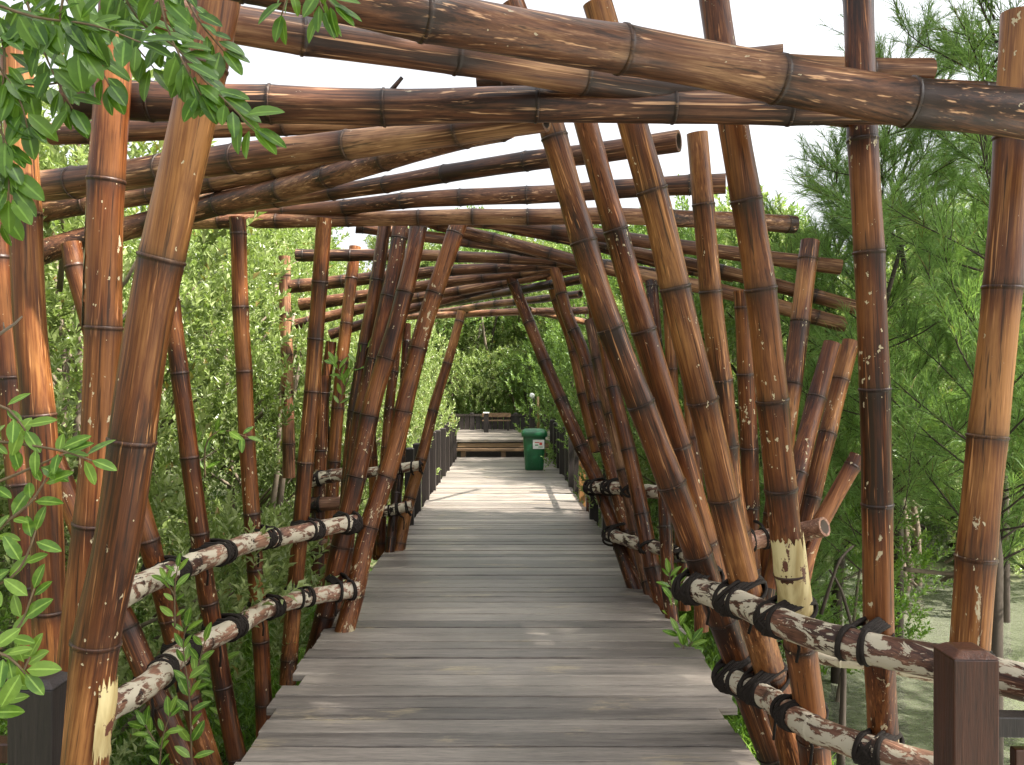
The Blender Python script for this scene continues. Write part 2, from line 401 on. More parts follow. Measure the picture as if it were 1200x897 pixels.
def beam_pts(pts, Z):     # a beam that lies level at height Z: each image point fixes its distance
    out_ = []
    for p in pts:
        if Z is None: out_.append(P(*p)); continue
        if len(p) == 3: z = p[2]
        else: z = Z
        D = (z-1.5)*1000/(457-p[1]); out_.append(P(p[0], p[1], D))
    a_, z_ = out_[0], out_[-1]
    for i in range(1, len(out_)-1):
        t = (out_[i]-a_).dot(z_-a_)/(z_-a_).length_squared
        out_[i] = a_.lerp(z_, t).lerp(out_[i], .7)
    return out_

def lashing(rail, pole, wraps=5):
    """black rope crossed over a rail and the pole it is tied to; a child of the rail"""
    best = None
    for i, a in enumerate(rail['path']):
        for j, b in enumerate(pole['path']):
            d = (a-b).length
            if best is None or d < best[0]: best = (d, i, j)
    d, i, j = best
    if d > 0.34: print('LASH too far', rail['o'].get('label'), pole['o'].get('label'), round(d, 3)); return
    pr, pp = rail['path'][i], pole['path'][j]
    tr = (rail['path'][min(i+1, len(rail['path'])-1)]-rail['path'][max(i-1, 0)]).normalized()
    tp = (pole['path'][min(j+1, len(pole['path'])-1)]-pole['path'][max(j-1, 0)]).normalized()
    n = tr.cross(tp).normalized()
    if n.dot(pr-pp) < 0: n = -n
    rr = rail['d0']/2; rp = pole['d0']/2
    dd = min(max((pr-pp).dot(n), 0.02), rr+rp)
    c = (pr+n*rr+pp-n*rp)/2; half = (dd+rr+rp)/2+0.004
    mb = MB()
    for sgn in (1, -1):
        dg = (tr*1.0+tp*sgn).normalized(); sd_ = n.cross(dg).normalized()
        for k in range(wraps):
            o_ = (k-(wraps-1)/2)*0.0095+random.uniform(-.003, .003); pts = []
            for q in range(22):
                a = 2*math.pi*q/22; ca, sa = math.cos(a), math.sin(a)
                ex = (abs(ca)**0.85)*(1 if ca > 0 else -1); ey = (abs(sa)**0.85)*(1 if sa > 0 else -1)
                pts.append(c+n*half*ex*1.02+dg*(max(rr, rp)*1.06)*ey+sd_*(o_+0.008*sa))
            mb.loop(pts, 0.0076, 6)
    # wraps round the rail each side
    sd2 = n.cross(tr).normalized()
    for side in (-1, 1):
        for k in range(2):
            cc = pr+tr*side*(rp*0.42+0.006+k*0.011); pts = []
            for q in range(18):
                a = 2*math.pi*q/18
                pts.append(cc+(n*math.cos(a)+sd2*math.sin(a))*(rr+0.004)+tr*0.007*math.sin(a+k+side))
            mb.loop(pts, 0.0072, 6)
    # loose end
    if random.random() < 0.6:
        s0 = c-tp*0.02-n*0.0+Vector((0, -half*0.8, -0.03))
        mb.tube([s0, s0+Vector((.012, -.01, -.05)), s0+Vector((0.005, 0, -random.uniform(.08, .16)))], 0.006, 5)
    ob = mb.build('lashing', M['rope'])
    ob.parent = rail['o']; ob.matrix_parent_inverse = rail['o'].matrix_world.inverted()
    return ob

G_RP = 'leaning bamboo poles along the right edge'; G_LP = 'leaning bamboo poles along the left edge'
G_FR = 'far bamboo poles on the right'; G_FL = 'far bamboo poles on the left'
G_B = 'bamboo beams crossing overhead'; G_R = 'bamboo rails lashed to the poles'
PO = {}
def pole(key, pts, d0, d1, m, label, group, peel=(0, 0), **k):
    PO[key] = culm('bamboo_pole', px(pts), d0, d1, M[m], label, group, peel, **k); return PO[key]
# right side, near bay (feet first)
pole('R1', [(1118, 960, 2.66), (1137, 750, 2.62), (1150, 600, 2.6), (1175, 330, 2.58), (1196, 17, 2.55)], .120, .104, 'tan', 'thick straight pole behind the square red post at the right edge', G_RP, (.36, -.15))
pole('R2', [(1040, 1000, 3.0), (1036, 870, 2.98), (1031, 750, 2.9), (1026, 550, 2.86), (1019, 350, 2.83), (1011, 150, 2.8), (1002, -80, 2.78)], .103, .094, 'red', 'tall upright pole between the pole with the yellow patch and the right edge', G_RP, (.38, -.1))
pole('R3', [(962, 980, 3.34), (950, 850, 3.25), (940, 770, 3.2), (929, 690, 3.1), (918, 600, 3.07), (903, 450, 3.0), (881, 280, 2.95), (859, 150, 2.9), (836, 0, 2.87), (829, -60, 2.86)], .122, .100, 'red', 'tall dark pole with a bare yellow patch above the right rail', G_RP, (0.1, -.1))
pole('R4', [(945, 960, 3.6), (928, 880, 3.58), (906, 800, 3.55), (880, 712, 3.43), (856, 620, 3.35), (830, 500, 3.28), (801, 380, 3.2), (774, 255, 3.15), (744, 150, 3.1), (718, 60, 3.07), (700, 2, 3.05)], .128, .104, 'tan', 'thick tan pole leaning left whose cut top shows above the beams', G_RP, (.12, -.2))
pole('R5', [(925, 930, 3.8), (900, 870, 3.75), (870, 790, 3.7), (832, 690, 3.6), (801, 600, 3.52), (762, 500, 3.47), (729, 420, 3.43), (701, 345, 3.4), (670, 235, 3.38), (648, 150, 3.35), (618, 50, 3.33), (600, 3, 3.32)], .132, .098, 'tan', 'tan pole leaning left, nearest the deck on the right of the near bay', G_RP, (.05, -.2))
pole('R6', [(862, 760, 3.95), (838, 670, 3.85), (815, 590, 3.78), (790, 500, 3.73), (765, 420, 3.68), (735, 320, 3.64), (706, 220, 3.6), (684, 140, 3.58)], .122, .098, 'red', 'dark pole with a pale streak between the two tan leaning poles', G_RP, (.2, -.1))
pole('R7', [(880, 700, 4.3), (857, 580, 4.2), (850, 500, 4.15), (839, 400, 4.1), (828, 280, 4.05), (817, 155, 4.0)], .118, .098, 'tan', 'pole with its cut top against the sky right of the two tan poles', G_RP, (.1, -.2))
pole('R8', [(888, 770, 4.9), (880, 650, 4.85), (879, 560, 4.8), (874, 450, 4.75), (869, 340, 4.7)], .108, .096, 'red', 'thin upright pole half hidden behind the yellow patched pole', G_RP, (.15, -.1))
pole('R9', [(893, 730, 4.9), (905, 620, 4.95), (918, 520, 5.0), (932, 420, 5.1), (941, 350, 5.15), (950, 282, 5.2)], .118, .112, 'tan', 'pole with split top leaning right beyond the yellow patched pole', G_RP, (.15, 0))
pole('R10', [(905, 690, 4.6), (922, 610, 4.65), (936, 545, 4.7), (955, 470, 4.8), (976, 402, 4.85)], .106, .10, 'red', 'short dark pole leaning right, top among the needles', G_RP, (0, -.1))
pole('R11', [(925, 690, 4.8), (945, 610, 4.85), (961, 540, 4.9), (980, 465, 5.0), (998, 400, 5.05)], .106, .10, 'tan', 'short tan pole leaning right beside the upright pole', G_RP, (.1, -.1))
pole('R12', [(930, 720, 4.5), (950, 640, 4.6), (970, 600, 4.65), (1006, 535, 4.7)], .09, .085, 'red', 'lowest short pole leaning right with a pale side', G_RP, (.32, .1))
# right side, far bay
pole('S1', [(762, 728, 6.4), (742, 680, 6.5), (722, 622, 6.75), (699, 561, 6.95), (684, 530, 7.0), (646, 444, 7.25), (616, 368, 7.45), (599, 325, 7.5)], .135, .098, 'red', 'dark far pole leaning furthest left over the deck end', G_FR, (0, -.1))
pole('S2', [(778, 730, 6.4), (757, 690, 6.5), (735, 620, 6.65), (719, 557, 6.75), (701, 490, 6.85), (684, 417, 7.0), (665, 370, 7.1), (651, 316, 7.2)], .135, .10, 'red', 'far dark pole second from the deck on the right', G_FR, (0, -.1))
pole('S3', [(700, 530, 7.3), (686, 470, 7.4), (670, 400, 7.5), (655, 360, 7.55), (643, 316, 7.6)], .12, .098, 'tan', 'thin far pole partly hidden behind its right neighbour', G_FR)
pole('S4', [(772, 725, 6.2), (750, 640, 6.4), (732, 553, 6.5), (718, 490, 6.6), (707, 450, 6.65), (692, 375, 6.8)], .12, .10, 'brown', 'mossy grey far pole wrapped in leaves at its top', G_FR, (.1, .0))
pole('S5', [(782, 720, 6.0), (766, 673, 6.05), (752, 600, 6.15), (738, 534, 6.25), (729, 497, 6.3), (716, 440, 6.4), (700, 350, 6.5)], .125, .10, 'red', 'far red pole with pale flakes behind the tan leaning pole', G_FR, (.2, 0))
pole('S6', [(788, 735, 5.6), (784, 690, 5.65), (779, 603, 5.7), (774, 500, 5.8), (768, 400, 5.9), (763, 330, 6.0)], .09, .085, 'red', 'thin upright far pole seen between the leaning poles on the right', G_FR, (.1, 0))
pole('S7', [(822, 740, 5.2), (820, 650, 5.2), (816, 560, 5.25), (811, 490, 5.3), (803, 380, 5.4)], .085, .08, 'tan', 'thin pole behind the streaked dark pole', G_FR)
pole('S8', [(802, 715, 5.8), (797, 620, 5.8), (790, 520, 5.8), (786, 400, 5.8), (783, 300, 5.8)], .085, .08, 'tan', 'slim upright pole just right of the far frame rails', G_FR)
pole('S9', [(752, 690, 7.2), (735, 610, 7.2), (722, 540, 7.3), (708, 450, 7.4), (698, 380, 7.4), (688, 318, 7.5)], .11, .10, 'red', 'dark pole at the back of the far right frame', G_FR)
# left side, near bay
pole('L1', [(92, 985, 2.1), (104, 860, 2.08), (115, 750, 2.07), (137, 640, 2.05), (155, 500, 2.03), (171, 400, 2.02), (197, 280, 2.0), (224, 160, 1.98), (243, 70, 1.97), (259, -25, 1.96)], .113, .100, 'tan', 'thickest pole, nearest the camera on the left, leaning right', G_LP, (.18, -.1), nsp=.44)
pole('L2', [(80, 960, 2.6), (88, 800, 2.56), (98, 680, 2.54), (111, 560, 2.52), (118, 420, 2.5), (123, 270, 2.48), (131, 130, 2.46), (138, -20, 2.44)], .106, .100, 'red', 'dark upright pole just left of the thickest pole', G_LP, (.16, 0), nsp=.5)
pole('L3', [(60, 900, 2.8), (57, 760, 2.77), (54, 620, 2.74), (46, 500, 2.72), (34, 380, 2.7), (27, 230, 2.68), (20, 60, 2.66)], .104, .096, 'tan', 'upright pole with a clear brown face nearest the left edge', G_LP, (.12, -.1), nsp=.55)
pole('L4', [(40, 800, 3.3), (28, 620, 3.3), (12, 460, 3.3), (0, 320, 3.3), (-8, 240, 3.3)], .10, .09, 'red', 'dark pole cut by the left edge of the view', G_LP)
pole('L5', [(284, 920, 4.5), (264, 820, 4.45), (252, 745, 4.42), (241, 690, 4.38), (232, 620, 4.33), (218, 490, 4.3), (204, 385, 4.28), (188, 262, 4.25)], .100, .086, 'red', 'dark pole leaning away behind the thickest pole, flecked white', G_LP, (.15, 0))
pole('L6', [(310, 862, 4.9), (306, 760, 4.88), (299, 660, 4.82), (293, 570, 4.78), (286, 450, 4.75), (281, 350, 4.72), (278, 255, 4.7)], .096, .088, 'red', 'straight upright pole standing alone among the left bushes', G_LP, (.12, -.1))
pole('L7', [(337, 802, 5.15), (345, 700, 5.17), (353, 610, 5.12), (360, 520, 5.1), (368, 420, 5.08), (374, 340, 5.05), (381, 255, 5.0)], .098, .09, 'tan', 'upright pole leaning slightly right beside the lone pole', G_LP, (.12, -.1))
pole('L9', [(232, 935, 3.7), (215, 890, 3.7), (176, 800, 3.72), (150, 740, 3.74), (108, 650, 3.76), (60, 530, 3.78), (20, 440, 3.8)], .108, .09, 'red', 'steeply slanting pole at the lower left under the rail end', G_LP, (.15, 0))
pole('L10', [(262, 945, 4.05), (245, 890, 4.05), (214, 790, 4.06), (198, 720, 4.02), (175, 640, 3.9), (150, 545, 3.9), (112, 400, 3.9), (82, 285, 3.9)], .100, .09, 'red', 'slanting pole crossing behind both left rails near the thickest pole', G_LP, (.15, 0))
# left side, middle group
pole('M1', [(398, 760, 5.3), (416, 690, 5.4), (431, 620, 5.5), (447, 575, 5.55), (462, 532, 5.6), (478, 460, 5.65), (497, 385, 5.7), (523, 305, 5.75), (540, 255, 5.8)], .125, .115, 'red', 'pole with a cream peeled foot at the end of the left rail', G_LP, (.50, -.25))
pole('M2', [(365, 785, 5.4), (384, 710, 5.42), (404, 620, 5.45), (425, 530, 5.5), (440, 460, 5.55), (464, 380, 5.6), (483, 305, 5.65), (492, 255, 5.7)], .13, .112, 'red', 'front pole of the close pair leaning right in the left group', G_LP, (.18, -.1))
pole('M3', [(385, 770, 5.8), (398, 690, 5.82), (408, 600, 5.85), (424, 490, 5.9), (447, 385, 5.95), (461, 325, 6.0), (471, 255, 6.05)], .125, .108, 'red', 'rear pole of the close pair leaning right in the left group', G_LP, (.1, -.1))
pole('M4', [(404, 620, 6.0), (414, 500, 6.0), (429, 395, 6.05), (441, 335, 6.1), (452, 255, 6.15)], .10, .095, 'tan', 'thin pole left of the close pair, tied near its top', G_LP)
pole('M12', [(380, 680, 6.9), (387, 600, 6.9), (394, 500, 6.95), (404, 400, 7.0), (416, 290, 7.1)], .105, .095, 'red', 'thin dark pole showing between the upright pole and the thin tied one', G_LP)
pole('M13', [(442, 655, 8.3), (438, 580, 8.3), (434, 480, 8.3), (430, 390, 8.3)], .10, .09, 'red', 'far upright pole behind the close pair', G_FL)
pole('M5', [(372, 700, 6.4), (373, 610, 6.4), (376, 520, 6.4), (379, 440, 6.4)], .105, .1, 'red', 'short upright pole in the leaves behind the close pair', G_LP, (.15, 0))
pole('M6', [(447, 650, 8.1), (448, 590, 8.1), (458, 460, 8.2), (470, 365, 8.3)], .10, .09, 'red', 'far thin pole just left of the peeled pole', G_FL, (.1, 0))
pole('M7', [(466, 650, 8.0), (474, 610, 8.1), (483, 575, 8.2), (496, 530, 8.3), (510, 474, 8.4), (525, 425, 8.5), (541, 365, 8.6)], .125, .085, 'tan', 'furthest left pole, tan, leaning right over the fence', G_FL, (.05, -.2))
pole('M8', [(456, 652, 7.9), (462, 600, 8.0), (468, 555, 8.1), (473, 470, 8.3), (477, 380, 8.4)], .095, .085, 'red', 'far dark pole between the peeled pole and the furthest tan pole', G_FL, (.1, 0))
pole('M10', [(339, 560, 8.0), (336, 425, 8.0), (334, 345, 8.0), (333, 300, 8.0)], .12, .11, 'brown', 'old grey pole poking out of the left bushes', G_FL, (.1, .1))
pole('M11', [(398, 640, 7.0), (384, 540, 7.0), (379, 470, 7.0), (388, 400, 7.0)], .095, .09, 'red', 'dark pole hidden in leaves left of the close pair', G_FL)

# overhead beams
BE = {}
def beam(key, pts, Z, d0, d1, m, label, **k):
    BE[key] = culm('bamboo_beam', beam_pts(pts, Z), d0, d1, M[m], label, G_B, k.pop('peel', (-.1, -.1)), cat='bamboo beam', **k); return BE[key]
beam('B1', [(1360, 158, 2.18), (1200, 135, 2.21), (1000, 115, 2.25), (790, 75), (660, 54), (500, 22), (380, -6), (250, -36)], 2.31, .125, .098, 'brown', 'thick front beam running from the top left down to the right edge', nsp=.42)
beam('B2', [(1010, 133), (850, 112), (700, 95), (560, 73), (400, 50), (270, 29), (120, 2)], 2.42, .105, .09, 'brown', 'dark beam directly under the thick front beam', nsp=.4)
beam('B3', [(80, 118), (240, 122), (460, 126), (600, 121), (750, 127), (880, 128), (1060, 128)], 2.36, .118, .096, 'brown', 'near level beam with a small stump, third from the front', nsp=.4, stubs=(.42, .78))
beam('B4', [(1089, 85), (960, 80), (860, 76)], 2.66, .092, .085, 'brown', 'short pale beam end sticking out right of the tall upright pole')
beam('B5', [(1260, 108), (1100, 101), (1000, 97)], 2.6, .055, .05, 'tan', 'thin pale beam at the far right under the sky')
beam('B6', [(30, 220), (150, 205), (300, 182), (480, 162), (640, 140)], 2.34, .13, .085, 'brown', 'thick beam at the left, top of the fanned bundle')
beam('B6b', [(60, 158), (150, 154), (300, 149), (560, 138)], 2.50, .085, .075, 'brown', 'dark beam hidden right under the near level beam at the left')
beam('B7', [(-20, 265, 2.36), (80, 243, 2.42), (180, 226, 2.48), (300, 203), (400, 180), (600, 143)], 2.50, .112, .08, 'brown', 'second beam of the left fanned bundle reaching the left edge')
beam('B8', [(-20, 320, 2.08), (100, 278, 2.28), (235, 243, 2.42), (400, 202), (480, 179), (600, 148)], 2.44, .13, .078, 'brown', 'lowest dark beam of the left fanned bundle')
beam('B8b', [(225, 240), (300, 222), (400, 192), (500, 171), (600, 153)], 2.60, .08, .072, 'brown', 'thin dark beam squeezed inside the left fanned bundle')
beam('B9', [(796, 166), (690, 180), (600, 191), (400, 224), (300, 238), (215, 250)], 2.58, .098, .08, 'brown', 'pale beam rising right with its cut end against the sky')
beam('B10', [(850, 215), (740, 221), (650, 227), (517, 231), (400, 243), (300, 250), (215, 256)], 2.62, .108, .08, 'brown', 'pale beam under the one with its end against the sky')
beam('B11', [(932, 263), (840, 256), (740, 250), (607, 251), (400, 255), (300, 258), (215, 262)], 2.56, .108, .085, 'brown', 'lowest level beam of the near frame ending right by the dark pole')
beam('B12', [(560, 96), (640, 92), (780, 80), (917, 64)], 2.68, .07, .075, 'brown', 'thin beam behind the front beams with a short end above them')
beam('C0', [(986, 313, 6.0), (858, 296, 6.1), (759, 283, 6.2), (660, 270, 6.3), (540, 258, 6.4), (480, 253, 6.4)], None, .108, .09, 'brown', 'right hand beam of the second frame with the ragged end')
beam('C1', [(417, 266, 6.4), (480, 275, 6.45), (600, 290, 6.6), (690, 308, 6.8), (800, 325, 6.9)], None, .088, .08, 'brown', 'beam whose cut end shows at the top left of the middle group')
beam('C1b', [(480, 254, 6.5), (575, 281, 6.5), (637, 296, 6.5), (700, 313, 6.4), (830, 337, 6.2), (915, 359, 6.1), (991, 382, 6.0)], None, .09, .11, 'brown', 'lowest beam sloping down right into the needles')
beam('C1c', [(540, 255, 6.6), (660, 278, 6.5), (753, 297, 6.4), (844, 316, 6.3), (929, 339, 6.2), (1010, 362, 6.1)], None, .09, .105, 'brown', 'sloping beam just above the lowest one at the right')
beam('C1d', [(575, 255, 6.8), (700, 290, 6.8), (790, 315, 6.7), (860, 325, 6.6)], None, .08, .085, 'brown', 'thin dark beam filling the right side of the second fan')
beam('C2', [(347, 299, 6.9), (500, 297, 6.9), (650, 306, 6.9), (720, 311, 6.9)], None, .10, .085, 'brown', 'level beam with its left end showing against the bushes')
beam('C3', [(340, 336, 7.6), (400, 330, 7.6), (490, 319, 7.4), (537, 315, 7.3), (650, 310, 7.2), (700, 308, 7.1)], None, .12, .08, 'brown', 'second beam down of the far left fan')
beam('C4', [(352, 357, 7.8), (434, 347, 7.8), (525, 330, 7.6), (600, 322, 7.5), (680, 310, 7.3)], None, .115, .08, 'brown', 'third beam down of the far left fan')
beam('C5', [(347, 381, 8.0), (432, 358, 8.0), (550, 338, 7.8), (640, 322, 7.6), (690, 312, 7.5)], None, .10, .08, 'brown', 'fourth and darkest beam of the far left fan')
beam('C6', [(386, 392, 8.2), (427, 378, 8.2), (480, 361, 8.1), (560, 340, 8.0), (620, 326, 7.8)], None, .10, .08, 'brown', 'lowest beam of the far left fan, end among leaves')
beam('D1', [(683, 328), (595, 342), (515, 357), (470, 366)], 2.42, .08, .085, 'brown', 'far beam with its right end between two far poles')
beam('D2', [(680, 345), (575, 357), (515, 366), (440, 377)], 2.48, .085, .09, 'brown', 'second far beam from the top of the last frame')
beam('D3', [(700, 364), (600, 365), (515, 369), (440, 374)], 2.42, .09, .08, 'brown', 'last level beam above the open end of the tunnel')
beam('D4', [(620, 364), (672, 374), (705, 382)], 2.42, .08, .08, 'brown', 'short far beam sloping down into the right needles')

# rails and their lashings
RA = {}
def rail(key, pts, d0, d1, label, ties=(), peel=(.60, .58), m='rail', **k):
    RA[key] = culm('bamboo_rail', px(pts), d0, d1, M[m], label, G_R, peel, cat='bamboo rail', **k)
    bpy.context.view_layer.update()
    for t in ties: lashing(RA[key], PO[t], 2 if key[0] in 'FO' else 5)
def up(x, y, dz=0.83): return (x, y, dz*1000/(y-457))
rail('RU', [up(808, 690), up(832, 697), up(868, 709), up(936, 738), up(1030, 762), up(1110, 777), up(1190, 797), up(1300, 820)], .100, .106, 'upper flaking rail on the right, running to the square red post', ('R5', 'R4', 'R3', 'R2', 'R1'), nsp=.3)
rail('RL', [up(855, 796, 1.23), up(868, 802, 1.23), up(905, 820, 1.23), up(950, 852, 1.23), up(1034, 884, 1.23), up(1110, 903, 1.23), up(1250, 940, 1.23)], .096, .098, 'lower flaking rail on the right, beside the deck', ('R5', 'R4', 'R3', 'R2'), nsp=.3)
rail('LU', [up(132, 706), up(176, 681), up(246, 654), up(301, 634), up(354, 624), up(400, 614), up(418, 612)], .105, .10, 'upper flaking rail on the left beside the bushes', ('L10', 'L5', 'L6', 'L7', 'M2'), nsp=.3)
rail('LL', [up(125, 833, 1.23), up(177, 801, 1.23), up(207, 769, 1.23), up(264, 741, 1.23), up(308, 717, 1.23), up(348, 702, 1.23), up(395, 694, 1.23), up(418, 691, 1.23)], .108, .10, 'lower flaking rail on the left above the water', ('L9', 'L10', 'L5', 'L6', 'L7', 'M2'), nsp=.3)
rail('FLU', [(418, 556, 8.05), (450, 551, 8.05), (493, 546, 8.05)], .095, .095, 'short upper rail at the far left frame', ('M6', 'M8', 'M7'), nsp=.25)
rail('FLL', [(428, 603, 7.9), (455, 599, 7.9), (483, 593, 7.9)], .095, .095, 'short lower rail at the far left frame', ('M6', 'M8', 'M7'), nsp=.25)
rail('FRU', [(694, 571, 6.85), (735, 573, 6.5), (775, 578, 6.15)], .10, .10, 'short upper rail at the far right frame', ('S1', 'S2', 'S4'), nsp=.22)
rail('FRL', [(716, 626, 6.6), (745, 636, 6.3), (780, 645, 5.9), (808, 652, 5.7)], .095, .095, 'short lower rail at the far right frame', ('S1', 'S2', 'S5', 'S6'), nsp=.22)
rail('ORU', [(845, 642, 4.35), (880, 634, 4.6), (925, 626, 4.55), (966, 618, 4.4)], .10, .10, 'rail behind the yellow patched pole tying the outer poles', ('R8', 'R10'), peel=(.3, .3))
rail('OLU', [(362, 563, 6.3), (404, 556, 6.25)], .10, .10, 'short pale rail stub behind the upright left pole', ('M5',), nsp=.2)
rail('OLL', [(362, 592, 6.3), (406, 590, 6.25)], .10, .10, 'short dark rail stub behind the upright left pole', ('M5',), peel=(.1, .2), nsp=.2)
rail('OML', [(360, 640, 6.2), (396, 640, 6.1)], .10, .10, 'lowest short rail stub behind the upright left pole', (), peel=(.2, .2), nsp=.2)
rail('WB', [(925, 756, 4.2), (965, 768, 4.1), (1030, 776, 4.0), (1120, 795, 3.9)], .085, .085, 'pale bamboo lying level over the water behind the right rail', (), peel=(.7, .65))
# yellow bare patch of pole R3 as its own flaked shell
def bare_patch(polekey, t0, t1, ang0, ang1, m, lift=0.0045, label=None):
    p = PO[polekey]; path, L, T = p['path'], p['L'], p['T']; V = []; F = []
    idx = [i for i in range(len(path)) if t0 <= L[i]/T <= t1]; kk = 28
    for c_, i in enumerate(idx):
        q = path[i]; d = (path[min(i+1, len(path)-1)]-path[i-1]).normalized()
        u = Vector((1, 0, 0)); u = (u-d*u.dot(d)).normalized(); w_ = d.cross(u)
        r = (p['d0']+(p['d1']-p['d0'])*L[i]/T)/2*1.012+lift
        e = c_/(len(idx)-1)
        for j in range(kk):
            a0 = ang0+0.5*noise.noise(Vector((e*14, 1, 0)))+.25*noise.noise(Vector((e*40, 2, 0))); a1 = ang1+0.5*noise.noise(Vector((e*14, 7, 3)))+.25*noise.noise(Vector((e*40, 5, 0)))
            a = R(0)+a0+(a1-a0)*j/(kk-1)
            off = 0.0
            if c_ in (0, len(idx)-1): off = 0.05*noise.noise(Vector((j*.45, c_, 0)))+.025*noise.noise(Vector((j*1.7, c_, 4)))
            V.append(q+d*off+(u*math.cos(a)+w_*math.sin(a))*r)
    for i in range(len(idx)-1):
        for j in range(kk-1): F.append((i*kk+j, i*kk+j+1, (i+1)*kk+j+1, (i+1)*kk+j))
    me = bpy.data.meshes.new('bare_patch'); me.from_pydata([tuple(v) for v in V], [], F); me.update()
    me.polygons.foreach_set('use_smooth', [True]*len(F)); me.materials.append(m)
    o = bpy.data.objects.new('bare_patch', me); col.objects.link(o)
    o.parent = p['o']; o.matrix_parent_inverse = p['o'].matrix_world.inverted()
    if label: o['label'] = label
    return o
def patch_mat():
    m, n, o = mat('bare_yellow_cane')
    tc = N(n, 'ShaderNodeTexCoord'); v = tc.outputs['Object']
    st = nz(n, v, 20, 5, 0.6, (1, 1, .12)); fl = nz(n, v, 22, 5, 0.65, (1, 1, .7))
    c = mixc(n, sstep(n, st, .35, .65), (0.34, 0.25, 0.10), (0.60, 0.50, 0.26))
    c = mixc(n, sstep(n, fl, 0.60, 0.62), c, (0.10, 0.03, 0.015))
    b = N(n, 'ShaderNodeBsdfPrincipled'); n.links.new(c, b.inputs['Base Color']); b.inputs['Roughness'].default_value = 0.5
    n.links.new(b.outputs[0], o.inputs[0]); return m
M['patch'] = patch_mat()
bpy.context.view_layer.update()

# ------------------------------------------------------------------ boardwalk
mb = MB(); y = 0.4; rnd = random.Random(4)
while y < 18.95:
    wd = rnd.uniform(0.135, 0.165)
    if y < 3.9: xl, xr = -1.07, 1.02
    elif y < 5.6: xl, xr = -1.12, 1.12
    elif y < 8.4: xl, xr = -1.10, 1.07
    else: xl, xr = -1.04, 1.05
    xl += rnd.uniform(-.012, .012); xr += rnd.uniform(-.012, .012)
    if 4.25 < y < 4.42: xl += 0.08
    rot = Matrix.Rotation(rnd.uniform(-.0022, .0022), 3, 'Z') @ Matrix.Rotation(rnd.uniform(-.012, .012), 3, 'X')
    gp = rnd.choice((.008, .010, .013, .019))
    # board split lengthwise into cells so that it can cup and sag a little
    nseg = 9; b0 = len(mb.v); dz = rnd.uniform(-.003, .003)
    for i in range(nseg+1):
        x = xl+(xr-xl)*i/nseg; wob = rnd.uniform(-.0018, .0018); zz = dz+rnd.uniform(-.0015, .0015)
        for (yy, z_) in ((-wd/2+gp/2, 0.0), (wd/2-gp/2, 0.0), (wd/2-gp/2, -.038), (-wd/2+gp/2, -.038)):
            q = rot @ Vector((x, yy+wob, 0)); mb.v.append(Vector((q.x, y+wd/2+q.y, q.z+z_+zz)))
    for i in range(nseg):
        a = b0+i*4
        for j in range(4): mb.f.append([a+j, a+(j+1) % 4, a+4+(j+1) % 4, a+4+j]); mb.sm.append(False)
    mb.f.append([b0, b0+3, b0+2, b0+1]); mb.f.append([b0+nseg*4+j for j in range(4)]); mb.sm += [False, False]
    y += wd
dk = mb.build('boardwalk_deck', M['deck'], None, 0.003); tag(dk, kind='structure')
mb = MB()
for x in (-.95, -.35, .35, .95): mb.box((x, 9.7, -.108), (.08, 18.6, .13))
for yy in (1.2, 3.3, 5.4, 7.5, 9.6, 11.7, 13.8, 15.9, 18):
    mb.box((0, yy, -.235), (2.25, .12, .12))
    for x in (-.9, .9): mb.box((x, yy+.02, -.8), (.13, .13, 1.1))
tag(mb.build('boardwalk_framing', M['joist']), kind='structure')


# ------------------------------------------------------------------ fences
def cap_post(x, y, z0, z1, s, m, parent, name='post'):
    b = MB(); b.box((0, 0, (z0+z1)/2), (s, s, z1-z0))
    k = len(b.v); h = s/2
    for q in ((-h-.004, -h-.004), (h+.004, -h-.004), (h+.004, h+.004), (-h-.004, h+.004)): b.v.append(Vector((q[0], q[1], z1+.001)))
    for q in ((-h*.6, -h*.6), (h*.6, -h*.6), (h*.6, h*.6), (-h*.6, h*.6)): b.v.append(Vector((q[0], q[1], z1+s*.17)))
    for j in range(4): b.f.append([k+j, k+(j+1) % 4, k+4+(j+1) % 4, k+4+j]); b.sm.append(False)
    b.f.append([k+4, k+5, k+6, k+7]); b.f.append([k+3, k+2, k+1, k]); b.sm += [False, False]
    o = b.build(name, m, parent, 0.004); o.location = (x, y, 0); o.rotation_euler.z = random.uniform(-.05, .05); return o
def row_fence(side, ys, label, newidx=()):
    e = empty('post_fence', (side*1.06, ys[0], 0), label, 'fence', 'post fences along the far deck')
    for i, yy in enumerate(ys):
        o = cap_post(random.uniform(-.015, .015), yy-ys[0], -.25, 0.84+random.uniform(-.03, .03), .10, M['newwood'] if i in newidx else (M['redwood'] if i in (2,) and side > 0 else M['darkwood']), e)
        if i in newidx: o['label'] = 'new unpainted yellow post'
    for z in (.14, .62):
        b = MB()
        b.box((side*.075, (ys[-1]-ys[0])/2, z), (.035, ys[-1]-ys[0]+.2, .07)); b.build('rail', M['darkwood'], e, .003)
    return e
row_fence(-1, [8.4, 9.5, 10.6, 11.7, 12.75, 13.8, 14.8, 15.8, 16.9, 17.7, 18.4], 'dark post fence along the left edge of the far deck')
row_fence(1, [8.75, 9.9, 10.6, 11.4, 12.3, 13.2, 14.2, 15.2, 16.3, 17.4, 18.4], 'dark post fence with one yellow post along the right edge of the far deck', (3,))
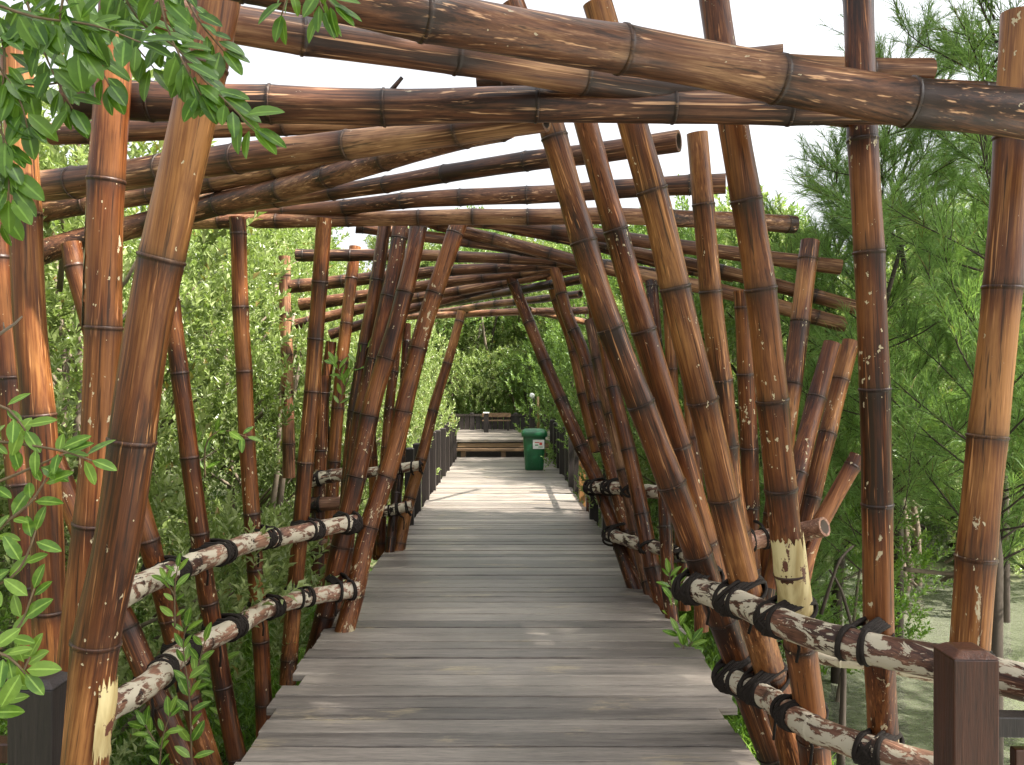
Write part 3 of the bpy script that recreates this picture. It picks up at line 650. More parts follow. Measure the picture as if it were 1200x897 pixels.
# near right fence corner
e = empty('post_fence', (1.245, 2.3, 0), 'reddish square post and dark railing at the lower right corner', 'fence', 'near fence ends')
cap_post(0, 0, -.4, .79, .118, M['redwood'], e)
b = MB(); b.box((.62, -.03, .60), (1.1, .06, .055), Matrix.Rotation(-.06, 3, 'Z')); b.build('rail', M['darkwood'], e, .004)
for x in (.17, .40, .63):
    b = MB(); b.box((x, -.012, .10), (.10, .03, .88)); b.build('slat', M['redwood'], e, .003)
e = empty('post_fence', (-1.19, 2.2, 0), 'dark square post with chamfered top at the lower left corner', 'fence', 'near fence ends')
cap_post(0, 0, -.4, .745, .115, M['darkwood'], e)
b = MB(); b.box((-.6, .02, .565), (1.08, .06, .05)); b.build('rail', M['redwood'], e, .004)

# ------------------------------------------------------------------ end platform, steps
b = MB()
for k in range(7): b.box((0, 19.45+k*.145+.07, .335), (2.3, .138, .05))
for k in range(7, 36): b.box((0, 19.45+k*.145+.07, .335), (4.4, .138, .05), jit=.003)
tag(b.build('end_platform', M['deck']), kind='structure')
b = MB(); b.box((0, 19.13, .155), (2.1, .30, .05)); b.box((0, 19.495, .235), (2.1, .04, .10))
b.box((-.9, 19.2, .06), (.1, .3, .14)); b.box((.9, 19.2, .06), (.1, .3, .14)); b.box((0, 19.2, .06), (.1, .3, .14))
o = b.build('wooden_step', M['stepwood'], None, .004); tag(o, 'low brown wooden step up to the platform at the end of the deck', 'step')
b = MB(); b.box((0, 22, -.2), (4.2, 4.7, .5)); b.box((0, 19.62, -.1), (2.1, .05, .5)); tag(b.build('platform_framing', M['joist']), kind='structure')
e = empty('board_fence', (0, 24.3, .36), 'dark boarded fence closing the far platform', 'fence')
for x in (-2.1, -.9, .35, 1.6, 2.2): cap_post(x, 0, 0, .47, .12, M['darkwood'], e)
b = MB()
x = -2.0
while x < 2.15: b.box((x, .0, .22), (.14, .03, .42)); x += .16
b.build('board_panel', M['darkwood'], e)
b = MB(); b.box((0, -.05, .42), (4.4, .05, .06)); b.build('top_rail', M['joist'], e)
e = empty('lamp_bollard', (.68, 20.3, .36), 'dark wooden bollard with a white lamp head on the far platform', 'bollard')
cap_post(0, 0, 0, .92, .13, M['darkwood'], e)
b = MB(); b.tube([(0, 0, .93), (0, 0, 1.0), (0, 0, 1.045), (0, 0, 1.06)], [.055, .06, .05, .02], 14); b.build('lamp_head', M['white'], e)
b = MB(); b.tube([(0.0, 0, 0), (0.01, 0, .55), (0, 0, .98)], [.035, .032, .03], 10)
o = b.build('yellow_pole', M['yellow']); o.location = (.83, 20.5, .36); tag(o, 'slim yellow pole beside the dark bollard on the far platform', 'pole')
e = empty('short_bollard', (-.46, 22.8, .36), 'short dark bollard with a pale cap left of the far bench', 'bollard')
cap_post(0, 0, 0, .48, .12, M['darkwood'], e); b = MB(); b.box((0, 0, .525), (.17, .17, .035)); b.build('cap', M['white'], e, .01)
e = empty('park_bench', (-.2, 23.8, .36), 'low brown bench in front of the dark boarded fence', 'bench')
b = MB(); b.box((0, 0, .28), (.8, .1, .03)); b.box((0, .12, .28), (.8, .1, .03)); b.build('seat', M['stepwood'], e, .004)
b = MB(); b.box((0, .2, .43), (.8, .025, .12)); b.build('backrest', M['stepwood'], e, .004)
for x in (-.33, .33):
    b = MB(); b.box((x, .06, .13), (.06, .2, .26)); b.build('leg', M['darkwood'], e)

# ------------------------------------------------------------------ bin
e = empty('litter_bin', (.575, 16.0, 0), 'green plastic litter bin with a white label on the deck', 'litter bin')
def rsq(hw, hd, r, z, n=6):
    o_ = []
    for cx_, cy_, a0 in ((hw-r, hd-r, 0), (-hw+r, hd-r, 90), (-hw+r, -hd+r, 180), (hw-r, -hd+r, 270)):
        for k in range(n+1):
            a = R(a0+90*k/n); o_.append(Vector((cx_+r*math.cos(a), cy_+r*math.sin(a), z)))
    return o_
def loft(rs, m, name, parent, cap=True):
    b = MB(); n = len(rs[0])
    for r_ in rs: b.v += r_
    for i in range(len(rs)-1):
        for j in range(n):
            b.f.append([i*n+j, i*n+(j+1) % n, (i+1)*n+(j+1) % n, (i+1)*n+j]); b.sm.append(True)
    if cap:
        b.f.append([j for j in range(n)][::-1]); b.f.append([(len(rs)-1)*n+j for j in range(n)]); b.sm += [False, False]
    o = b.build(name, m, parent); o.data.set_sharp_from_angle(angle=R(35)); return o
loft([rsq(.155, .155, .05, .0), rsq(.17, .17, .055, .02), rsq(.185, .185, .06, .25), rsq(.205, .205, .065, .56), rsq(.21, .21, .065, .64)], M['bin'], 'body', e)
loft([rsq(.235, .235, .07, .63), rsq(.24, .24, .07, .64), rsq(.242, .242, .07, .70), rsq(.225, .225, .07, .735), rsq(.18, .18, .06, .765), rsq(.10, .10, .05, .775)], M['bin'], 'lid', e)
for x in (-.12, -.04, .10):
    b = MB(); b.box((x, -.188, .22), (.016, .014, .34), Matrix.Rotation(R(3.4), 3, 'X')); b.build('rib', M['bin'], e)
b = MB(); b.box((.075, -.203, .49), (.21, .004, .17), Matrix.Rotation(R(3.4), 3, 'X')); lb = b.build('label_sheet', M['white'], e)
b = MB(); b.box((.045, -.2065, .53), (.08, .002, .03)); b.box((.115, -.2065, .50), (.05, .002, .05)); b.build('red_mark', M['ink_red'], lb)
b = MB(); b.box((.04, -.205, .475), (.06, .002, .02)); b.box((.11, -.2045, .44), (.08, .002, .012)); b.build('green_mark', M['ink_green'], lb)

# ------------------------------------------------------------------ ground and water
def sheet(name, m, zf, size=260, n=150, grow=2.4):
    V = []; F = []
    def g(t): return math.copysign(abs(t)**grow, t)*size
    for i in range(n+1):
        for j in range(n+1):
            x = g(-1+2*i/n); y_ = g(-1+2*j/n)+8; V.append((x, y_, zf(x, y_)))
    for i in range(n):
        for j in range(n): F.append((i*(n+1)+j, (i+1)*(n+1)+j, (i+1)*(n+1)+j+1, i*(n+1)+j+1))
    me = bpy.data.meshes.new(name); me.from_pydata(V, [], F); me.update(); me.materials.append(m)
    me.polygons.foreach_set('use_smooth', [True]*len(F))
    o = bpy.data.objects.new(name, me); col.objects.link(o); tag(o, kind='structure'); return o
def gz(x, y):
    h = -1.12+0.22*noise.noise(Vector((x*.35, y*.35, 0)))+.08*noise.noise(Vector((x*1.3, y*1.3, 5)))
    h += 0.33*max(0, min(1, (abs(x-.6)-6.4)/2.5))
    h += 0.40*max(0, min(1, (y-10.5)/3))
    if x < 0: h += 0.16*max(0, min(1, (-x-1.4)/1.2))
    return h
sheet('swamp_ground', M['ground'], gz)
sheet('swamp_water', M['water'], lambda x, y: -1.0, 60, 4, 1)

# ------------------------------------------------------------------ vegetation
def leaf(V, F, base, d, up_, L, Wd, fold=0.25, droop=0.12, rich=False):
    """a folded pointed leaf"""
    d = d.normalized(); s = d.cross(up_)
    if s.length < 1e-3: s = d.orthogonal()
    s.normalize(); n = s.cross(d)
    b = len(V)
    if not rich:
        V += [base, base+d*L*.45+s*Wd*.5+n*Wd*fold, base+d*L-n*L*droop, base+d*L*.45-s*Wd*.5+n*Wd*fold, base+d*L*.5-n*L*droop*.2]
        F += [(b, b+1, b+4), (b+1, b+2, b+4), (b+4, b+2, b+3), (b, b+4, b+3)]
    else:
        ts = [0, .08, .25, .45, .65, .82, .94, 1]; ws = [0.04, .30, .86, 1.0, .92, .66, .32, 0.03]
        for t, w_ in zip(ts, ws):
            c = base+d*L*t-n*L*droop*t*t
            V += [c+s*Wd*.5*w_+n*Wd*fold*w_*.6, c, c-s*Wd*.5*w_+n*Wd*fold*w_*.6]
        for i in range(len(ts)-1):
            a = b+i*3; F += [(a, a+1, a+4, a+3), (a+1, a+2, a+5, a+4)]
def leaf_mesh(name, V, F, m, smooth=False):
    me = bpy.data.meshes.new(name); me.from_pydata([tuple(v) for v in V], [], F); me.update(); me.materials.append(m)
    if smooth:
        me.polygons.foreach_set('use_smooth', [True]*len(F))
        rib = me.attributes.new('rib', 'FLOAT', 'POINT'); rib.data.foreach_set('value', [1.0 if i % 3 == 1 else 0.0 for i in range(len(V))])
    return me
def rv(r=random): 
    while True:
        v = Vector((r.uniform(-1, 1), r.uniform(-1, 1), r.uniform(-1, 1)))
        if .05 < v.length < 1: return v
def make_bush(seed, h, rad, ntw, lpt, LL, LW, m, bark, asc=0.7, name='mangrove_bush', zlow=0.12, clumps=26, crad=(.28, .5), top=1.0):
    r = random.Random(seed); V = []; F = []
    cs = []
    for i in range(clumps):
        z = h*(zlow+(1-zlow)*((i+.5)/clumps)**0.9)-.12*h*r.random()
        prof = math.sin(math.pi*min(1, .18+.80*(z/h)))**.6
        a = r.uniform(0, 6.28); q = rad*prof*math.sqrt(r.uniform(.15, 1))
        cs.append((Vector((q*math.cos(a), q*math.sin(a), z)), r.uniform(*crad)*rad))
    for i in range(ntw):
        c, cr = cs[i % clumps]; v = rv(r); v = v.normalized()*(v.length**.45)
        b = c+Vector((v.x, v.y, v.z*.8))*cr
        if b.z < 0.05: continue
        ax = (Vector((v.x*.6, v.y*.6, asc))+rv(r)*.45).normalized(); tl = LL*r.uniform(1.5, 2.8)
        u = ax.orthogonal().normalized(); w_ = ax.cross(u); a = r.uniform(0, 6.28)
        for k in range(lpt):
            t = (k+.5)/lpt; a += 2.4
            rad_ = u*math.cos(a)+w_*math.sin(a)
            d = (ax*(.45+.5*t)+rad_*(1.0-.55*t)+Vector((0, 0, .15))).normalized()
            sc_ = r.uniform(.7, 1.15)
            leaf(V, F, b+ax*tl*t, d, ax*.8+Vector((0, 0, .6)), LL*sc_, LW*sc_)
    tb = MB()
    stems = r.randint(2, 4)
    for s in range(stems):
        a = r.uniform(0, 6.28); p = Vector((.12*math.cos(a), .12*math.sin(a), -1.2)); pts = [p]
        for k in range(5):
            p = p+Vector((math.cos(a)*rad*.10+r.uniform(-.08, .08), math.sin(a)*rad*.10+r.uniform(-.08, .08), (h*.85+1.0)/5)); pts.append(p)
        tb.tube(pts, [.05*h/3.5*(1-.14*k) for k in range(6)], 7)
    for c, cr in cs:
        z0 = max(-.2, c.z-.6*r.uniform(.5, 1.2)*h*.3); st = Vector((c.x*.15, c.y*.15, z0))
        tb.tube([st, st.lerp(c, .5)+rv(r)*.08, c], [.018*h/3.5, .012*h/3.5, .005], 5)
    return leaf_mesh('crown', V, F, m), tb, bark
protos = {}
def reg(key, *a, **k):
    cm, tb, bark = make_bush(*a, **k)
    t = tb.build('trunk', bark); tm = t.data; bpy.data.objects.remove(t)
    protos[key] = (cm, tm)
reg('bushA', 1, 3.6, 1.25, 1600, 12, .074, .034, M['leaf'], M['bark'])
reg('bushB', 2, 3.4, 1.35, 1600, 12, .070, .034, M['leaf'], M['bark'], clumps=22)
reg('bushC', 3, 2.2, 1.1, 1000, 10, .068, .030, M['leafyg'], M['bark'], clumps=16)
reg('darkA', 4, 3.8, 1.4, 1300, 12, .075, .034, M['leafdk'], M['darkbark'])
reg('treeA', 5, 8.5, 2.6, 3600, 10, .17, .085, M['leafdk'], M['bark'], asc=.2, zlow=.30, clumps=44, crad=(.22, .4))
reg('treeB', 6, 7.5, 2.4, 3200, 10, .15, .07, M['leaf'], M['bark'], asc=.4, zlow=.2, clumps=40, crad=(.22, .4))
def plant(key, name, x, y, z, s, rz, label, cat, group, sz=None):
    cm, tm = protos[key]
    e = empty(name, (x, y, z), label, cat, group, rz); e.scale = (s, s, sz or s)
    for nm, me in (('crown', cm), ('trunk', tm)):
        o = bpy.data.objects.new(nm, me); col.objects.link(o); o.parent = e
    return e
GL = 'mangrove bushes behind the left poles'; GR = 'mangrove bushes behind the right poles'; GT = 'tall trees beyond the far platform'
left = [
 ('bushA', -2.75, 5.3, 1.0, 1.00, 'bushy mangrove filling the gap beside the lone left pole'),
 ('bushB', -3.6, 4.3, 0.9, .92, 'mangrove bush behind the dark upright pole near the left edge'),
 ('bushB', -3.15, 7.3, 1.02, 1.02, 'mangrove bush behind the cut ends of the far left beams'),
 ('bushA', -2.85, 9.4, .95, .95, 'mangrove bush left of the far left frame poles'),
 ('bushB', -2.5, 11.3, .86, .9, 'mangrove bush leaning over the near end of the left fence'),
 ('bushA', -2.45, 13.3, .86, .88, 'pale mangrove bush hanging over the middle of the left fence'),
 ('bushB', -2.5, 15.5, .9, 1.0, 'mangrove bush over the far part of the left fence'),
 ('bushA', -2.6, 17.8, .95, 1.05, 'mangrove bush beside the far end of the left fence'),
 ('bushB', -5.0, 6.3, 1.15, 1.15, 'taller mangrove bush further out behind the left bushes'),
 ('bushA', -4.3, 8.4, 1.15, 1.18, 'large mangrove bush seen over the far left fan of beams'),
 ('bushB', -4.2, 11.0, 1.25, 1.25, 'tall mangrove bush standing back left of the middle group'),
 ('bushA', -4.4, 14.0, 1.4, 1.35, 'tall mangrove bush far back on the left side'),
 ('bushB', -6.6, 9.0, 1.4, 1.35, 'rear mangrove bush above the left bushes'),
 ('bushA', -5.6, 4.4, 1.15, 1.1, 'mangrove bush at the left edge behind the leafy branch'),
 ('bushC', -2.9, 3.9, .55, .5, 'low young mangrove under the left rails'),
]
for i, (k, x, y_, s, sz, lb) in enumerate(left):
    plant(k, 'mangrove_bush', x, y_, -.75, s*1.05, i*1.3, lb, 'bush', GL, sz*1.05+.08)
right = [
 ('darkA', 2.9, 15.5, 1.15, 1.25, 'dark bush crowding the far right fence from behind'),
 ('darkA', 2.8, 18.2, 1.15, 1.25, 'dark bush crowding the last posts of the right fence'),
 ('darkA', 2.45, 8.0, .85, .80, 'dark mangrove bush behind the tan leaning poles'),
 ('bushA', 2.1, 9.1, .8, .82, 'mangrove bush by the near end of the right fence'),
 ('darkA', 2.35, 13.9, .8, .72, 'dark mangrove bush over the middle of the right fence'),
 ('bushB', 2.6, 14.8, .92, .95, 'mangrove bush over the right fence beyond the litter bin'),
 ('darkA', 2.7, 17.2, 1.0, 1.05, 'dark bush right of the far platform steps'),
 ('bushA', 5.3, 10.6, 1.05, .95, 'dark bush standing back behind the outer right poles'),
 ('bushA', 3.7, 14.0, 1.4, 1.3, 'mangrove bush far back on the right side'),
 ('bushC', 2.5, 7.0, .7, .62, 'leafy bush below the ends of the sloping beams'),
 ('darkA', 6.2, 12.2, 1.2, 1.1, 'dark bush behind the casuarinas at the right'),
 ('darkA', 9.2, 11.5, 1.3, 1.2, 'dark bush at the far bank of the water'),
 ('bushA', 7.6, 14.5, 1.4, 1.3, 'mangrove bush on the far bank behind the casuarinas'),
 ('darkA', 3.6, 16.4, 1.4, 1.35, 'tall dark bush further back over the right fence'),
 ('bushB', 3.7, 19.0, 1.5, 1.45, 'tall bush at the far end of the right fence'),
]
for i, (k, x, y_, s, sz, lb) in enumerate(right):
    plant(k, 'mangrove_bush', x, y_, -.75, s*1.05, i*1.7+.4, lb, 'bush', GR, sz*1.05+.05)
far = [
 ('darkA', 2.9, 21.6, 1.55, 1.5, 'dark leafy tree overhanging the right side of the far platform'),
 ('darkA', 3.1, 24.6, 1.7, 1.6, 'dark leafy tree right of the boarded fence'),
 ('bushB', 0.5, 28.6, 2.1, 1.9, 'pale green leafy tree standing right behind the lamp bollard'),
 ('darkA', -1.6, 28.5, 2.0, 1.9, 'dark leafy tree standing behind the short bollard'),
 ('bushB', -1.3, 26.3, 1.1, .95, 'low bush just beyond the left half of the boarded fence'),
 ('darkA', 1.2, 26.0, 1.1, .95, 'low bush just beyond the right half of the boarded fence'),
 ('bushA', -3.0, 27.0, 1.4, 1.5, 'bush at the left end of the boarded fence'),
 ('bushB', 3.0, 26.5, 1.4, 1.5, 'bush at the right end of the boarded fence'),
 ('treeB', 0.6, 31, 1.0, 1.0, 'dark leafy tree straight ahead beyond the platform'),
 ('treeB', -3.4, 29.5, .95, 1.0, 'pale green tree left of the tunnel end'),
 ('treeA', 3.6, 30, .95, .95, 'dark green tree right of the tunnel end'),
 ('treeB', -6.6, 25, 1.0, 1.0, 'tree behind the left fence bushes'),
 ('treeB', 1.9, 37, 1.2, 1.2, 'tallest tree far beyond the platform'),
 ('treeA', -1.8, 36, 1.1, 1.1, 'tree behind the pale green one at the tunnel end'),
 ('treeB', -9, 20, .85, .8, 'tree far back on the left'),
 ('treeA', 6.6, 23, .85, .8, 'tree far back on the right of the deck'),
 ('treeB', 9.5, 19, .85, .8, 'broad tree behind the casuarinas'),
 ('treeB', 8.5, 33, 1.1, 1.1, 'distant tree on the right'),
 ('treeA', -8.5, 33, 1.1, 1.1, 'distant tree on the left'),
 ('treeB', 14.5, 22, 1.1, 1.0, 'tree on the far bank at the right edge'),
 ('treeB', -14, 22, 1.0, .9, 'distant tree behind the left edge bushes'),
]
for i, (k, x, y_, s, sz, lb) in enumerate(far):
    plant(k, 'broadleaf_tree', x, y_, -.7, s, i*2.1, lb, 'tree', GT, sz)
# far-off forest reads as one mass
V = []; F = []; r_ = random.Random(9)
for i in range(26000):
    a = r_.uniform(-1.25, 1.25); dd = r_.uniform(48, 64); zt = 7.0+2.0*noise.noise(Vector((a*6, 0, 0)))+1.2*noise.noise(Vector((a*25, 3, 0)))
    b_ = Vector((dd*math.sin(a), dd*math.cos(a), -1+zt*r_.random()**.8))
    leaf(V, F, b_, rv(r_), Vector((0, -.4, 1)), .75, .5)
o = bpy.data.objects.new('distant_forest', leaf_mesh('distant_forest', V, F, M['leafdk'])); col.objects.link(o)
tag(o, 'distant green forest closing the view behind all the trees', 'forest', kind='stuff')

# casuarina: slender limbs, branchlets bearing tufts of long fine needles
def make_casuarina(seed, h=5.2, nl=50, tw=15, nn=44):
    r = random.Random(seed); V = []; F = []; tb = MB()
    pts = [Vector((0, 0, -1.2))]
    for k in range(8): pts.append(Vector((r.uniform(-.07, .07)*k*.5, r.uniform(-.07, .07)*k*.5, (k+1)*h/8)))
    tb.tube(pts, [.055-.006*k for k in range(9)], 8)
    for i in range(nl):
        z = h*(.20+.78*(i+r.random())/nl); a = r.uniform(0, 6.28); L_ = (1.75-1.15*(z/h))*r.uniform(.65, 1.1)
        d = Vector((math.cos(a), math.sin(a), r.uniform(.15, .95))).normalized()
        p = Vector((0, 0, z)); lp = [p]
        for k in range(6):
            d = (d+Vector((0, 0, .06))+rv(r)*.13).normalized(); p = p+d*L_/6; lp.append(p)
        tb.tube(lp, [.008*(1-.13*k) for k in range(7)], 5)
        for t in range(tw):
            f = .15+.85*t/tw; k = min(5, int(f*6)); q = lp[k].lerp(lp[k+1], f*6-k)
            dd = (d+rv(r)*1.0+Vector((0, 0, .25))).normalized(); tl = r.uniform(.14, .34)
            e2 = q+dd*tl; tb.tube([q, e2], [.003, .0015], 3, False)
            for s in range(nn):
                g_ = r.random(); b_ = q.lerp(e2, g_)
                nd_ = (dd*.9+rv(r)*.75+Vector((0, 0, .05))).normalized(); nl_ = r.uniform(.09, .20)
                sd_ = nd_.cross(rv(r)).normalized()*r.uniform(.0012, .0020)
                m1 = b_+nd_*nl_*.5; en = b_+nd_*nl_+Vector((0, 0, -nl_*r.uniform(.12, .4)))
                b0 = len(V); V += [b_-sd_, b_+sd_, m1+sd_, m1-sd_, en]
                F += [(b0, b0+1, b0+2, b0+3), (b0+3, b0+2, b0+4)]
    cm = leaf_mesh('crown', V, F, M['needle']); t = tb.build('trunk', M['darkbark']); tm = t.data; bpy.data.objects.remove(t)
    return cm, tm
protos['casA'] = make_casuarina(21); protos['casB'] = make_casuarina(22, 4.6, 46, 15, 44)
cas = [
 ('casA', 3.05, 5.3, 1.0, 1.0, 'feathery casuarina behind the tall upright pole'),
 ('casB', 4.1, 6.3, 1.1, 1.15, 'feathery casuarina at the right edge behind the thick straight pole'),
 ('casB', 2.85, 7.3, .95, .92, 'casuarina brushing the ends of the sloping beams'),
 ('casA', 5.6, 7.4, 1.15, 1.15, 'casuarina further out at the right edge'),
 ('casA', 5.4, 9.2, 1.1, 1.0, 'rear casuarina between the two nearer ones'),
 ('casB', 3.9, 5.9, .95, .9, 'dense casuarina between the upright pole and the right edge'),
 ('casB', 2.2, 6.4, .5, .52, 'small casuarina sapling by the short leaning poles'),
 ('casB', 1.9, 8.5, .8, .8, 'slim casuarina behind the far right frame'),
 ('casA', 2.75, 6.2, .82, .86, 'casuarina filling the gap left of the tall upright pole'),
 ('casB', 4.9, 5.2, 1.1, 1.1, 'casuarina cut by the right edge of the view'),
 ('casA', 3.7, 8.0, 1.0, 1.05, 'casuarina behind the gap between the two right hand poles'),
]
for i, (k, x, y_, s, sz, lb) in enumerate(cas):
    plant(k, 'casuarina_tree', x, y_, -.85, s, i*1.9+.5, lb, 'tree', 'casuarina trees on the right', sz)

# unseen tree, crown added to shade the near deck (above and behind the camera)
def make_shade():
    r = random.Random(5); V = []; F = []; tb = MB()
    tb.tube([(4.9, -3.2, -1.2), (4.9, -3.0, 1.5), (4.7, -2.2, 4.0), (4.2, -.4, 5.9)], [.26, .21, .17, .12], 10)
    cl = []
    for ix in range(7):
        for iy in range(14):
            x = 2.7+ix*.52+r.uniform(-.25, .25); y_ = -4.6+iy*.98+r.uniform(-.25, .25)
            z = 6.7+r.uniform(-.4, .6)
            if r.random() < .03: continue
            cl.append(Vector((x, y_, z)))
    for c in cl:
        st = Vector((4.6, -1.4, 4.9)).lerp(c, .25)
        tb.tube([Vector((4.6, -1.4, 4.9)), st.lerp(c, .5)+Vector((0, 0, .3)), c], [.05, .03, .01], 5)
        for k in range(150):
            v = rv(r); b_ = c+Vector((v.x*.8, v.y*.8, v.z*.45)); ax = rv(r).normalized()
            for q in range(5):
                leaf(V, F, b_+rv(r)*.12, (ax+rv(r)*1.2), Vector((0, 0, 1)), .13, .075)
    e = empty('unseen_shade_tree', (4.9, -3.2, -1), 'large unseen tree added to shade the near deck from above', 'tree')
    o = bpy.data.objects.new('crown', leaf_mesh('crown', V, F, M['leaffg'])); col.objects.link(o); o.parent = e; o.location = (-4.9, 3.2, 1)
    t = tb.build('trunk', M['bark'], e); t.location = (-4.9, 3.2, 1)
make_shade()

# leafy sprigs: hand-laid twigs with rich leaves
def sprig(name, twigs, L_, W_, m, label, cat, group=None, seed=0, dens=22, rad=.0022, hang=.35, spread=.9):
    r = random.Random(seed); V = []; F = []; tb = MB()
    org = P(*twigs[0][0])
    for tw in twigs:
        pth = smooth_path([P(*q) for q in tw], .02)
        tb.tube([p-org for p in pth], [rad*(1.25-.7*i/len(pth)) for i in range(len(pth))], 5)
        tot = sum((b-a).length for a, b in zip(pth, pth[1:])); n = max(4, int(tot*dens)); side = 1
        for k in range(n):
            f = (k+.6)/n; i = min(len(pth)-2, int(f*(len(pth)-1))); p = pth[i].lerp(pth[i+1], f*(len(pth)-1)-i)
            t = (pth[i+1]-pth[i]).normalized(); sd_ = t.cross(Vector((0, -1, .25))).normalized()*side; side = -side
            for rep in range(2 if r.random() < .7 else 1):
                d = (t*r.uniform(.2, .9)+sd_*spread*r.uniform(.4, 1.2)*(1 if rep == 0 else -1)+Vector((0, 0, -hang))+rv(r)*.45).normalized()
                s = r.uniform(.7, 1.2)
                pet = p+d*.008
                leaf(V, F, pet-org, d, Vector((r.uniform(-.6, .6), -.7, .7)), L_*s, W_*s*r.uniform(.85, 1.1), .18, r.uniform(.02, .25), True)
        d = (pth[-1]-pth[-2]).normalized(); leaf(V, F, pth[-1]-org, d, Vector((0, -.6, .7)), L_, W_, .18, .1, True)
    e = empty(name, org, label, cat, group)
    o = bpy.data.objects.new('leaves', leaf_mesh('leaves', V, F, m, True)); col.objects.link(o); o.parent = e
    t = tb.build('twigs', M['twig'], e)
    return e
D0 = 1.25
def tw(*a, D=D0): return [(q[0], q[1], D+(q[2] if len(q) > 2 else 0)) for q in a]
top = [tw((20, -40), (40, 30), (62, 85), (85, 128)), tw((130, -40, .05), (160, 20, .05), (205, 55, .05), (240, 95, .03), (268, 122), (298, 152)),
       tw((-20, -20), (5, 60), (0, 130), (8, 190)), tw((60, -30), (95, 30), (115, 75), (128, 100)), tw((-30, 40), (20, 110), (32, 150)),
       tw((180, -40), (195, 30), (218, 80), (236, 112)), tw((-30, 130), (8, 165), (10, 235)), tw((90, -40, -.1), (70, 20, -.1), (95, 60, -.1)),
       tw((-20, 0, -.1), (40, 20, -.1), (110, 30, -.1), (165, 50, -.1)), tw((110, -40, .1), (150, 40, .1), (180, 80, .1)), tw((-20, 90, .1), (50, 100, .1), (110, 85, .1)),
       tw((200, -40, .1), (230, 20, .1), (262, 60, .1)), tw((30, -30, .2), (60, 30, .2), (140, 10, .2)), tw((-10, 190, .1), (5, 225, .1), (-2, 262, .1))]
sprig('leafy_branch', top, .047, .0235, M['leaffg'], 'dark green leafy branch hanging into the top left corner', 'branch', 'hanging leafy branches', 3, dens=60, rad=.0018)
sprig('leafy_branch', [tw((350, -40), (338, -8), (330, 18)), tw((365, -40), (372, -5), (380, 15)), tw((372, -20), (384, 0), (392, 8))], .040, .018, M['leaffg'],
      'small sprig hanging over the dark beam at the top', 'branch', 'hanging leafy branches', 6, dens=28, rad=.0016)
D1 = 1.7
lo = [tw((-30, 515, 0), (20, 520), (70, 528), (108, 540), D=D1), tw((-20, 470), (10, 480), (30, 505), D=D1), tw((-30, 575), (10, 560), (45, 545), (80, 530), D=D1), tw((-20, 640), (10, 610), (35, 590), (55, 560), D=D1),
      tw((-30, 720), (10, 730), (40, 745), (62, 760), D=D1), tw((-30, 800), (0, 760), (25, 730), (40, 690), D=D1), tw((-30, 690), (10, 680), (30, 655), (42, 622), D=D1), tw((-30, 840), (-5, 830), (20, 800), (35, 770), D=D1), tw((-20, 760), (10, 770), (30, 790), D=D1-.1), tw((-30, 600), (0, 590), (25, 610), (45, 640), D=D1+.1)]
sprig('leafy_shrub', lo[:4]+lo[5:9], .052, .025, M['leafyg'], 'bright leafy shrub reaching in at the lower left edge', 'shrub', None, 8, dens=24, rad=.003, hang=-.05)
b = MB(); b.tube([P(-15, 402, 1.6), P(5, 388, 1.6), P(18, 379, 1.6), P(26, 371, 1.6)], [.003, .003, .0025, .0015], 5); b.tube([P(5, 388, 1.6), P(4, 378, 1.6)], [.002, .001], 4)
o = b.build('bare_twig', M['bark']); tag(o, 'pale bare twig poking in at the left edge', 'twig')

def seedling(key_pts, D, L_, label, seed, group='seedlings by the rails'):
    tws = [[(x, y, D+i*.02) for (x, y) in q] for i, q in enumerate(key_pts)]
    return sprig('seedling', tws, L_, L_*.38, M['leafyg'], label, 'plant', group, seed, dens=16, rad=.0035, hang=-.35)
seedling([[(225, 900), (222, 820), (215, 760), (218, 735)], [(222, 820), (235, 770), (240, 752)]], 3.6, .085, 'leafy seedling between the two left rails', 31)
seedling([[(205, 735), (205, 690), (208, 665)], [(205, 700), (195, 680)]], 3.55, .06, 'small sprout above the lower left rail', 32)
seedling([[(185, 930), (190, 870), (200, 835)], [(188, 880), (170, 850)]], 3.4, .07, 'seedling at the bottom beside the peeled pole foot', 33)
seedling([[(806, 790), (800, 755), (795, 742)], [(803, 765), (812, 752)]], 4.95, .10, 'bright seedling poking up at the right deck edge', 34)
seedling([[(793, 745), (788, 700), (784, 672)], [(789, 705), (798, 682)]], 5.6, .10, 'bright seedling behind the far end of the right rail', 35)
seedling([[(262, 860), (258, 800), (262, 770)], [(258, 820), (246, 790)]], 4.9, .08, 'seedling in the water behind the flecked pole', 36)
seedling([[(240, 560), (242, 520), (260, 505), (290, 512)], [(242, 530), (225, 515)]], 4.4, .075, 'leafy sprig crossing the lone left pole', 37)
seedling([[(395, 480), (410, 440), (432, 405)], [(405, 450), (392, 425)]], 6.0, .09, 'bright shoot rising in front of the left middle group', 38)

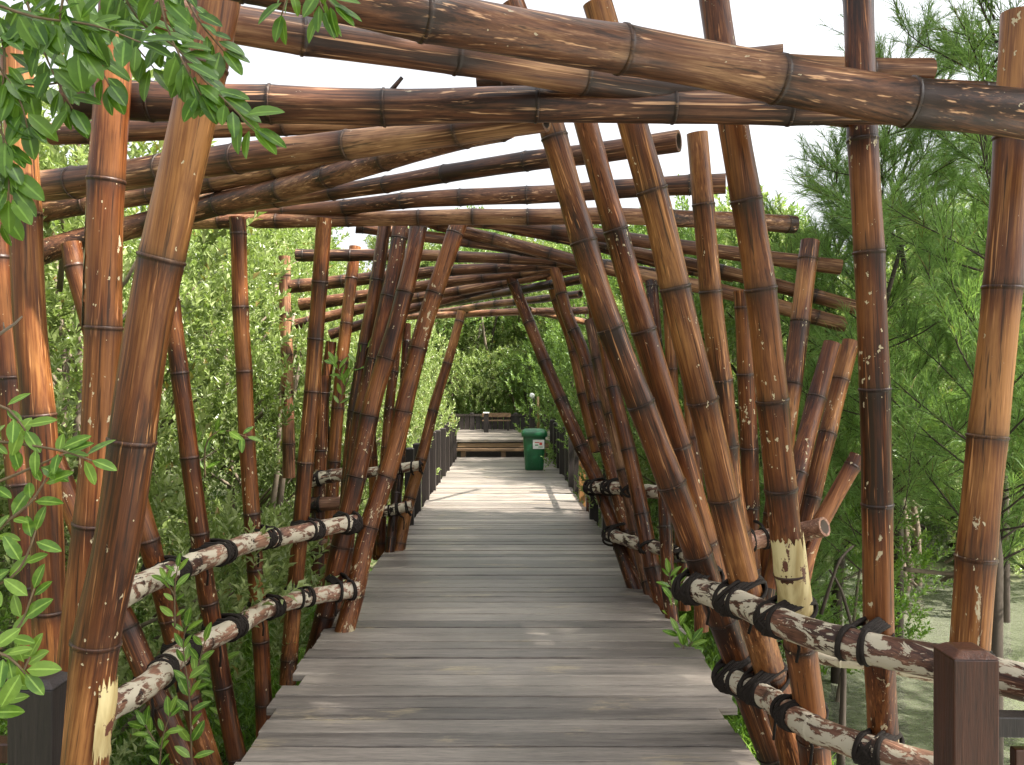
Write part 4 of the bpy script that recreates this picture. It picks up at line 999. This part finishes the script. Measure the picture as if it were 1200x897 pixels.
# undergrowth: ground cover too dense to count
def scatter(name, regions, n, L_, W_, m, label, seed):
    r = random.Random(seed); V = []; F = []
    tot = sum(q[4] for q in regions)
    for (x0, x1, y0, y1, wt, hh) in regions:
        for i in range(int(n*wt/tot)):
            x = r.uniform(x0, x1); y_ = r.uniform(y0, y1); cl = noise.noise(Vector((x*1.1, y_*1.1, seed)))
            if cl < -.12: continue
            z = max(-1.0, gz(x, y_)); b_ = Vector((x, y_, z+hh*r.random()*(.4+cl+.3)))
            for k in range(3): leaf(V, F, b_+rv(r)*.03, Vector((r.uniform(-1, 1), r.uniform(-1, 1), r.uniform(.2, 1.6))), Vector((0, 0, 1)), L_*r.uniform(.6, 1.3), W_*r.uniform(.6, 1.3))
    o = bpy.data.objects.new(name, leaf_mesh(name, V, F, m)); col.objects.link(o)
    tag(o, label, 'undergrowth', kind='stuff'); return o
scatter('ground_cover', [(-5.5, -1.75, 3.4, 14, 3, .55), (1.5, 2.1, 4.6, 10, 1.2, .45), (2.6, 10, 11.5, 15, 2.0, .7), (-9, -1.3, 13, 30, 1.3, .8), (1.3, 9, 13, 30, 1.3, .8)], 42000, .07, .03, M['leafdk'], 'low leafy undergrowth on the mud beside the boardwalk', 3)
scatter('grass', [(1.3, 1.9, 3.8, 6.5, 1.3, .35), (-2.6, -1.3, 5.0, 9, 1.5, .4), (1.25, 1.9, 5.2, 9, 1.2, .75)], 13000, .10, .012, M['leafyg'], 'thin green grass at the water edge by the deck', 4)
# breathing roots standing out of the water
b = MB(); r_ = random.Random(17)
for i in range(90):
    x = r_.gauss(2.05, .28); y_ = r_.gauss(4.1, .35); hh = r_.uniform(.08, .3)
    b.tube([(x, y_, -1.08), (x+r_.uniform(-.01, .01), y_, -1.0+hh)], [.008, .004], 5)
tag(b.build('breathing_roots', M['darkbark']), 'dark spiky breathing roots in the shallow water by the right rail', 'roots', kind='stuff')
# dead sticks and bare branches over the water
for i, (pts, rd, lb) in enumerate([
 ([(985, 900, 4.4), (988, 820, 4.4), (989, 770, 4.4)], .022, 'short stake hanging under the pale bamboo by the water'),
 ([(1060, 667, 6.2), (1105, 672, 6.2), (1150, 671, 6.0)], .018, 'pale stick lying across the water behind the straight pole'),
 ([(962, 720, 5.2), (975, 680, 5.2), (985, 655, 5.2), (1000, 640, 5.3)], .012, 'dark bare branch curving over the water'),
 ([(1000, 740, 5.4), (985, 690, 5.4), (972, 668, 5.4)], .012, 'dark bare branch behind the upright pole')]):
    b = MB(); pp = smooth_path([P(*q) for q in pts], .06); b.tube(pp, [rd*(1-.5*i_/len(pp)) for i_ in range(len(pp))], 7)
    tag(b.build('bare_stick', M['darkbark'] if i != 1 else M['bark']), lb, 'stick')
bare_patch('R3', .262, .393, -2.95, -.25, M['patch'], label='bare yellow patch')
bare_patch('L1', .10, .21, -.95, -.05, M['patch'], label='bare cream strip')

M['moss'] = simple('pale_green_weathered_cane', (0.34, 0.33, 0.19), 0.6, 0.4, 0.3, 25)
bare_patch('L2', .60, .79, -3.3, -2.55, M['moss'], label='pale greenish weathered strip', lift=.002)
